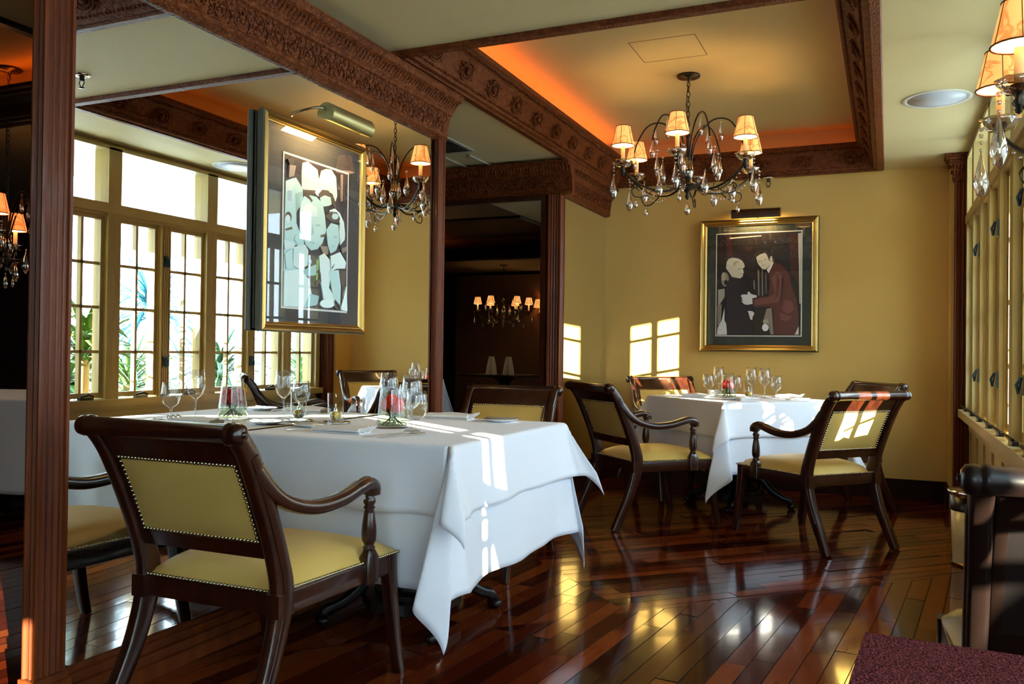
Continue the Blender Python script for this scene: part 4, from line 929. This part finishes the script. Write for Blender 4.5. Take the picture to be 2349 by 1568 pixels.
# ================================================================== CHANDELIERS
def drop_mesh(m, p, L, r=0.016):
    x, y, z = p
    m.sphere((x, y, z - 0.006), 0.006, 7, 5)
    m.lathe([(0.0, -L), (r * 0.55, -L * 0.93), (r, -L * 0.72), (r * 0.75, -L * 0.50), (r * 0.3, -L * 0.22), (0.002, -0.012)], 6, (x, y, z), cap=False)
def make_chandelier(label, chain_len, mshade=SHADE, rot=0.0, pw=1.6, drops=True, kc=6, skip=()):
    t = thing('chandelier', label, 'chandelier', (0, 0, 0), rot)
    m = MB(); m.lathe([(0.0, -0.085), (0.010, -0.075), (0.016, -0.06), (0.008, -0.045), (0.02, -0.03), (0.03, -0.012), (0.10, -0.006), (0.105, 0.004), (0.03, 0.012), (0.018, 0.03), (0.014, 0.12), (0.020, 0.14), (0.012, 0.16), (0.010, 0.30), (0.018, 0.32), (0.008, 0.34)], 14, cap=False)
    m.build('central_stem', BRONZE, t)
    shade_r0, shade_r1 = 0.070, 0.043
    for k in range(kc):
        a = 2 * PI * k / kc; c, s = math.cos(a), math.sin(a); Q = lambda r, z: (r * c, r * s, z)
        m = MB()
        m.tube(cat([Q(0.05, 0.0), Q(0.14, -0.035), Q(0.26, -0.02), Q(0.36, 0.03), Q(0.415, 0.085), Q(0.42, 0.12)], 4), 0.0075, 7)
        m.tube(cat([Q(0.22, -0.03), Q(0.29, -0.075), Q(0.345, -0.075), Q(0.36, -0.04), Q(0.335, -0.02), Q(0.315, -0.04)], 4), 0.004, 6)
        m.lathe([(0.006, 0.06), (0.018, 0.075), (0.010, 0.09), (0.016, 0.10), (0.024, 0.118), (0.022, 0.125)], 12, Q(0.42, 0.0))
        m.lathe([(0, 0.045), (0.008, 0.05), (0.012, 0.06)], 8, Q(0.42, 0.0))
        arm = m.build('arm', BRONZE, t)
        m = MB(); m.lathe([(0.014, 0.100), (0.036, 0.104), (0.054, 0.128), (0.058, 0.140), (0.054, 0.139), (0.034, 0.112), (0.012, 0.108)], 14, Q(0.42, 0.0), flute=0.06, nf=7, cap=False)
        m.build('glass_dish', CRYST, arm)
        if k in skip: continue
        MB().lathe([(0.0125, 0.122), (0.0125, 0.225)], 10, Q(0.42, 0.0)).build('candle_sleeve', CANDLE, arm)
        m = MB(); m.lathe([(shade_r0, 0.232), (shade_r1, 0.350)], 20, Q(0.42, 0.0), cap=False); m.build('lamp_shade', mshade, t)
        sh = MB(); sh.lathe([(shade_r0 - 0.002, 0.233), (shade_r1 - 0.002, 0.349)], 20, Q(0.42, 0.0), cap=False); sho = sh.build('shade_lining', INNER, t)
        m = MB()
        for (r, z) in ((shade_r0, 0.232), (shade_r1, 0.350)): m.tube([(Q(0.42, 0)[0] + r * math.cos(b), Q(0.42, 0)[1] + r * math.sin(b), z) for b in [2 * PI * j / 20 for j in range(20)]], 0.0028, 5, closed=True)
        for j in range(6):
            b = 2 * PI * j / 6 + a; x0, y0 = Q(0.42, 0)[:2]
            m.tube([(x0 + shade_r0 * 1.01 * math.cos(b), y0 + shade_r0 * 1.01 * math.sin(b), 0.232), (x0 + shade_r1 * 1.01 * math.cos(b), y0 + shade_r1 * 1.01 * math.sin(b), 0.350)], 0.0014, 4)
        m.build('shade_trim', TAPE, t)
        # overhead bow
        b = a + PI / kc; cb, sb = math.cos(b), math.sin(b)
        m = MB(); m.tube(cat([(0.012 * cb, 0.012 * sb, 0.06), (0.03 * cb, 0.03 * sb, 0.20), (0.07 * cb, 0.07 * sb, 0.32), (0.155 * cb, 0.155 * sb, 0.405), (0.25 * cb, 0.25 * sb, 0.395), (0.315 * cb, 0.315 * sb, 0.30), (0.335 * cb, 0.335 * sb, 0.235)], 5), 0.0050, 6)
        m.tube(cat([(0.09 * cb, 0.09 * sb, 0.0), (0.17 * cb, 0.17 * sb, -0.03), (0.25 * cb, 0.25 * sb, 0.01), (0.27 * cb, 0.27 * sb, 0.06)], 4), 0.004, 6)
        bow = m.build('bow', BRONZE, t)
        if drops:
            m = MB(); drop_mesh(m, (0.335 * cb, 0.335 * sb, 0.235), 0.115, 0.019); m.build('crystal_drop', CRYST, bow)
            m = MB(); drop_mesh(m, (0.20 * cb, 0.20 * sb, 0.395), 0.13, 0.017); m.build('crystal_drop', CRYST, bow)
            m = MB(); drop_mesh(m, (0.27 * cb, 0.27 * sb, 0.05), 0.15, 0.026); m.build('crystal_drop', CRYST, bow)
            m = MB(); drop_mesh(m, Q(0.20, 0.20), 0.16, 0.024); m.sphere(Q(0.20, 0.215), 0.010, 7, 5); m.build('crystal_drop', CRYST, bow)
            m = MB()
            for j in range(3): m.sphere(Q(0.478, 0.118 - 0.022 * j), 0.009 - 0.001 * j, 7, 5)
            drop_mesh(m, Q(0.478, 0.055), 0.16, 0.026); m.build('crystal_drop', CRYST, arm)
            m = MB(); drop_mesh(m, Q(0.335, -0.08), 0.07, 0.014); m.build('crystal_drop', CRYST, arm)
            m = MB()
            for j in range(15):
                u = j / 14; r_ = 0.10 + 0.28 * u; z = -0.005 - 0.075 * math.sin(PI * u)
                m.sphere(Q(r_, z + 0.03 * u), 0.0062, 6, 4)
            m.build('bead_swag', CRYST, arm)
        l = light('chandelier_bulb', 'POINT', pw, (1.0, 0.62, 0.26), Q(0.42, 0.30), None, shadow_soft_size=0.02); l.parent = t
    if drops:
        m = MB(); drop_mesh(m, (0.0, 0.0, -0.08), 0.10, 0.020); m.build('crystal_drop', CRYST, t); m = MB(); m.lathe([(0, 0.03), (0.03, 0.05), (0.042, 0.09), (0.030, 0.15), (0.008, 0.19), (0, 0.2)], 8, cap=False); m.build('crystal_ball', CRYST, t)
    z = 0.34; m = MB(); i = 0
    while z < 0.34 + chain_len - 0.02:
        pts = [(0.010 * math.cos(b) * (1 if i % 2 else 0), 0.010 * math.cos(b) * (0 if i % 2 else 1), z + 0.019 + 0.019 * math.sin(b)) for b in [2 * PI * j / 10 for j in range(10)]]
        m.tube(pts, 0.0028, 5, closed=True); z += 0.031; i += 1
    m.tube(cat([(0.006, 0, 0.34), (-0.014, 0, 0.34 + chain_len * 0.5), (0.004, 0, 0.34 + chain_len)], 6), 0.002, 5)
    m.build('chain', BRONZE, t)
    zt = 0.34 + chain_len
    MB().lathe([(0.008, -0.02), (0.012, -0.006), (0.070, 0.0), (0.072, 0.010), (0.05, 0.014)], 24, (0, 0, zt)).build('ceiling_rose', BRONZE, t)
    return t
ZH = 2.105
c1 = make_chandelier('five-shaded crystal chandelier hanging from the tray ceiling over the far table', ZT - 0.014 - ZH - 0.34, rot=math.radians(34), skip=(1,))
c1.location = (-1.145, 5.30, ZH)
c2 = make_chandelier('crystal chandelier close to the camera, cut off by the right edge of the photo', ZC - 0.014 - 1.68 - 0.34, rot=math.radians(30), pw=0.8)
c2.location = (0.685, 2.865, 1.68)
c3 = make_chandelier('dim red-glowing chandelier in the dark room left of the near column', ZT - 0.014 - 1.60 - 0.34, SHADER, rot=0.3, pw=0.5)
c3.location = (-5.05, 3.62, 1.60)
def mlights(root, n):
    for l in [o for o in bpy.data.objects if o.type == 'LIGHT' and o.parent == root]: pass
c4 = make_chandelier('small chandelier reflected in the tall passage mirror', ZC - 0.014 - 1.60 - 0.34, SHADE, rot=0.6, pw=0.5)
c4.location = (-5.78, -0.95, 1.60)

# ================================================================== CEILING FITTINGS
t = thing('ceiling_speaker', 'round pale blue-grey grille set in the ceiling near the windows', 'speaker', (0.24, 5.21, ZC))
MB().lathe([(0.150, -0.003), (0.172, -0.006), (0.178, 0.0), (0.150, 0.0)], 40, cap=False).build('rim', WHITER, t); MB().lathe([(0.0, -0.002), (0.152, -0.002), (0.152, 0.0)], 40, cap=False).build('grille', WHITEP, t)
def sprinkler(label, x, y, z, side=False):
    t = thing('fire_sprinkler', label, 'sprinkler', (x, y, z))
    if side: t.rotation_euler = (math.radians(-90), 0, 0)
    MB().lathe([(0.0, 0), (0.045, 0), (0.045, -0.004), (0.030, -0.010), (0.016, -0.012), (0, -0.012)], 20, cap=False).build('escutcheon', CHROME, t)
    m = MB(); m.lathe([(0.014, -0.01), (0.014, -0.03), (0.008, -0.034)], 10); m.tube([(0.012, 0, -0.03), (0.018, 0, -0.045), (0.004, 0, -0.066)], 0.003, 5); m.tube([(-0.012, 0, -0.03), (-0.018, 0, -0.045), (-0.004, 0, -0.066)], 0.003, 5)
    m.lathe([(0.0, -0.066), (0.016, -0.068), (0.016, -0.070), (0, -0.072)], 12, cap=False); m.build('head', BLACKW, t); return t
sprinkler('ceiling sprinkler with bright chrome plate, seen in the mirror beside the near column', -0.56, 3.16, ZC)
sprinkler('small sprinkler high on the ochre wall right of the far chandelier', -0.862, 6.93, ZC - 0.03)
m = MB(); e = 0.004
for (x0, x1, y0, y1) in ((-1.34, -0.97, 4.62, 4.62 + e), (-1.34, -0.97, 4.97, 4.97 + e), (-1.34, -1.34 + e, 4.62, 4.97), (-0.97, -0.97 + e, 4.62, 4.97)): m.box(x0, x1, y0, y1, ZT - 0.001, ZT + 0.001)
tag(m.build('access_hatch', mat('hatch_gap', (0.10, 0.07, 0.03), 0.8)), 'hairline outline of a square access hatch in the tray ceiling', 'hatch')
t = thing('air_vent', 'slatted air vent in the passage ceiling beyond the large mirror', 'vent', (-2.82, 5.15, ZC))
MB().box(-0.15, 0.15, -0.24, 0.24, -0.010, 0).build('frame', VENT, t)
m = MB()
for k in range(9): m.sweep([(-0.13, -0.19 + k * 0.047, -0.013), (0.13, -0.19 + k * 0.047, -0.013)], [(-0.015, -0.004), (0.012, -0.001), (0.015, 0.004), (-0.012, 0.001)], (0, 1, 0))
m.build('slats', BLACKW, t)
o = MB().box(-2.78, -2.76, 5.50, 5.95, ZC - 0.012, ZC).box(-2.98, -2.965, 5.42, 5.9, ZC - 0.01, ZC).build('ceiling_slot', VENT); tag(o, 'thin slot diffuser in the passage ceiling behind the air vent', 'vent')

# ================================================================== RIGHT FOREGROUND
t = thing('waste_bin', 'cream enamel bin with brass rims beside the windows, behind the backlit chair', 'bin', (0.405, 4.98, 0))
MB().lathe([(0.088, 0.008), (0.094, 0.13), (0.098, 0.28), (0.095, 0.28), (0.085, 0.012)], 28, cap=True).build('body', CREAMBIN, t)
MB().lathe([(0.098, 0.28), (0.102, 0.36), (0.099, 0.36), (0.096, 0.28)], 28, cap=False).build('dark_collar', BLACKW, t)
MB().lathe([(0.098, 0.352), (0.112, 0.366), (0.116, 0.385), (0.110, 0.386), (0.100, 0.37)], 28, cap=False).build('rim', CHROME, t)
MB().lathe([(0.090, 0.004), (0.098, 0.010), (0.090, 0.018)], 28, cap=False).build('base_ring', GOLD, t)
t = thing('serving_table', 'table corner under nubby maroon cloth at the lower right, nearest the camera', 'table', (0.45, 0.72, 0), math.radians(-3.5))
m = MB(); m.box(-0.5, 0.42, -0.45, 0.42, 0.70, 0.722); m.build('maroon_cover', RUG, t)
for (x, y) in ((-0.42, -0.38), (0.36, -0.38), (-0.42, 0.36), (0.36, 0.36)): MB().lathe([(0.022, 0), (0.03, 0.1), (0.028, 0.70)], 12, (x, y, 0)).build('leg', BLACKW, t)

# ================================================================== THE DIM ROOM
make_table('table under white cloth in the dark room left of the near column', 0.5, 0.5, (-5.15, 3.80, 0), 0.35)
cloth('white cloth reaching low on the table in the dark room', 0.5025, 0.5025, 0.56, 0.7535, (-5.15, 3.80, 0), 0.35, 21, tilt=0.2)
make_table('bare dark table in the dark room seen only through the tall mirror', 0.45, 0.45, (-4.75, 1.25, 0), 0.2)
for (x, y, l) in ((-4.88, 1.40, 'upright folded white napkin reflected in the tall mirror, left one'), (-4.62, 1.42, 'upright folded white napkin reflected in the tall mirror, right one')):
    m = MB()
    for s in (-1, 1): m.sweep([(s * 0.045, 0, 0), (s * 0.030, 0.0, 0.12), (s * 0.012, 0.0, 0.24)], rrect(0.085, 0.004, 0.001), (1, 0.25 * s, 0), [1, 0.9, 0.65])
    o = m.build('upright_napkin', NAPK); o.location = (x, y, 0.7505); tag(o, l, 'napkin', None)
light('dim_room_area_light', 'AREA', 3.0, (1.0, 0.72, 0.40), (-5.6, 2.2, 2.44), (0, 0, -1), shape='DISK', size=0.5)  # bare area light over the dim room, no fitting modelled
t = thing('wall_sconce', 'single shaded wall lamp in the dark room, reflected in the tall mirror', 'lamp', (-5.55, -1.92, 1.80))
MB().box(-0.04, 0.04, -0.08, -0.06, -0.08, 0.06).build('back_plate', BRASSN, t); MB().tube(cat([(0, -0.06, -0.02), (0, -0.02, -0.06), (0, 0.0, -0.02), (0, 0, 0.03)], 4), 0.006, 6).build('arm', BRASSN, t)
MB().lathe([(0.085, 0.03), (0.05, 0.17)], 20, cap=False).build('lamp_shade', SHADE, t)
l = light('sconce_bulb', 'POINT', 1.0, (1, .6, .25), (0, 0, 0.1), None, shadow_soft_size=0.02); l.parent = t
struct(MB().box(-7.2, -3.6, -2.15, -2.0, 0, 2.42).build('wall_front', mat('brown_inner_wall', (0.11, 0.05, 0.02), 0.6)), 'brown wall closing the dark room')
for (x, y, dg, l) in ((-4.1, 3.0, 60, 'dark dining chair at the table in the dark room'), (-5.6, 0.6, 10, 'dark dining chair seen in the tall mirror')):
    pass

# ================================================================== PLANTS OUTSIDE
def blade(m, base, ang, L, w, droop, lift, n=7, two=False):
    ca, sa = math.cos(ang), math.sin(ang); P = []
    for i in range(n + 1):
        u = i / n; r = L * (u * 0.85 * math.cos(lift) + 0.15 * u * u); z = L * (math.sin(lift) * u - droop * u * u)
        P.append((base[0] + ca * r, base[1] + sa * r, base[2] + z))
    m.sweep(P, [(-w / 2, 0), (0, w * 0.12), (w / 2, 0), (0, w * 0.06)], (-sa, ca, 0), [(max(0.05, math.sin(PI * min(1, 0.12 + 0.88 * i / n)) ** 0.7), 1) for i in range(n + 1)])
def palm(label, x, y, h, L, n, seed, mt=LEAFP, w=0.09, trunk=0.05, lift=(0.2, 1.3), base=-0.16):
    rg = random.Random(seed); t = thing('garden_palm', label, 'plant', (x, y, base))
    m = MB(); m.tube([(0, 0, 0), (0.02, 0.01, h * 0.5), (0, 0, h)], trunk, 8, scales=[1.2, 0.9, 0.8]); m.build('trunk', mat('palm_trunk', (0.25, 0.18, 0.10), 0.8) if 'palm_trunk' not in MATS else MATS['palm_trunk'], t)
    m = MB()
    for k in range(n): blade(m, (0, 0, h + rg.uniform(-0.25, 0.05) * min(1, h)), rg.uniform(0, 2 * PI), L * rg.uniform(0.7, 1.1), w * rg.uniform(0.7, 1.2), rg.uniform(0.2, 0.7), rg.uniform(*lift))
    m.build('foliage', mt, t); return t
palm('broad-leaved plant pressed near the glass, mirrored beside the near column', 1.25, 4.72, 1.30, 0.62, 40, 1, LEAFP, 0.085, 0.04)
palm('low leafy plant behind the broad-leaved one outside the window', 2.6, 5.6, 0.95, 0.70, 40, 2, LEAFP, 0.10, 0.04)
palm('arching green palm outside the second mirrored casement', 4.3, 7.9, 0.8, 1.1, 110, 3, LEAFP, 0.05, 0.06)
palm('blue-green bush outside the second mirrored casement, higher up', 6.2, 10.0, 1.9, 1.3, 130, 4, mat('blue_green_leaf', (0.012, 0.12, 0.16), 0.5), 0.06, 0.08, (-0.4, 1.4))
palm('spiky palm outside the mirrored casement beside the picture', 2.1, 7.1, 1.05, 0.85, 70, 5, LEAFD, 0.045, 0.05, (-0.2, 1.2))
palm('low palm in front of the spiky one outside', 1.2, 5.95, 0.5, 0.5, 34, 6, LEAFD, 0.05, 0.05)
palm('tall dark palm showing beneath the crowd photograph', 1.9, 9.2, 1.4, 0.95, 90, 8, LEAFD, 0.055, 0.06, (-0.5, 1.3))
palm('low shrub behind the tall dark palm outside', 4.4, 11.5, 0.8, 0.9, 70, 9, LEAFP, 0.06, 0.06)
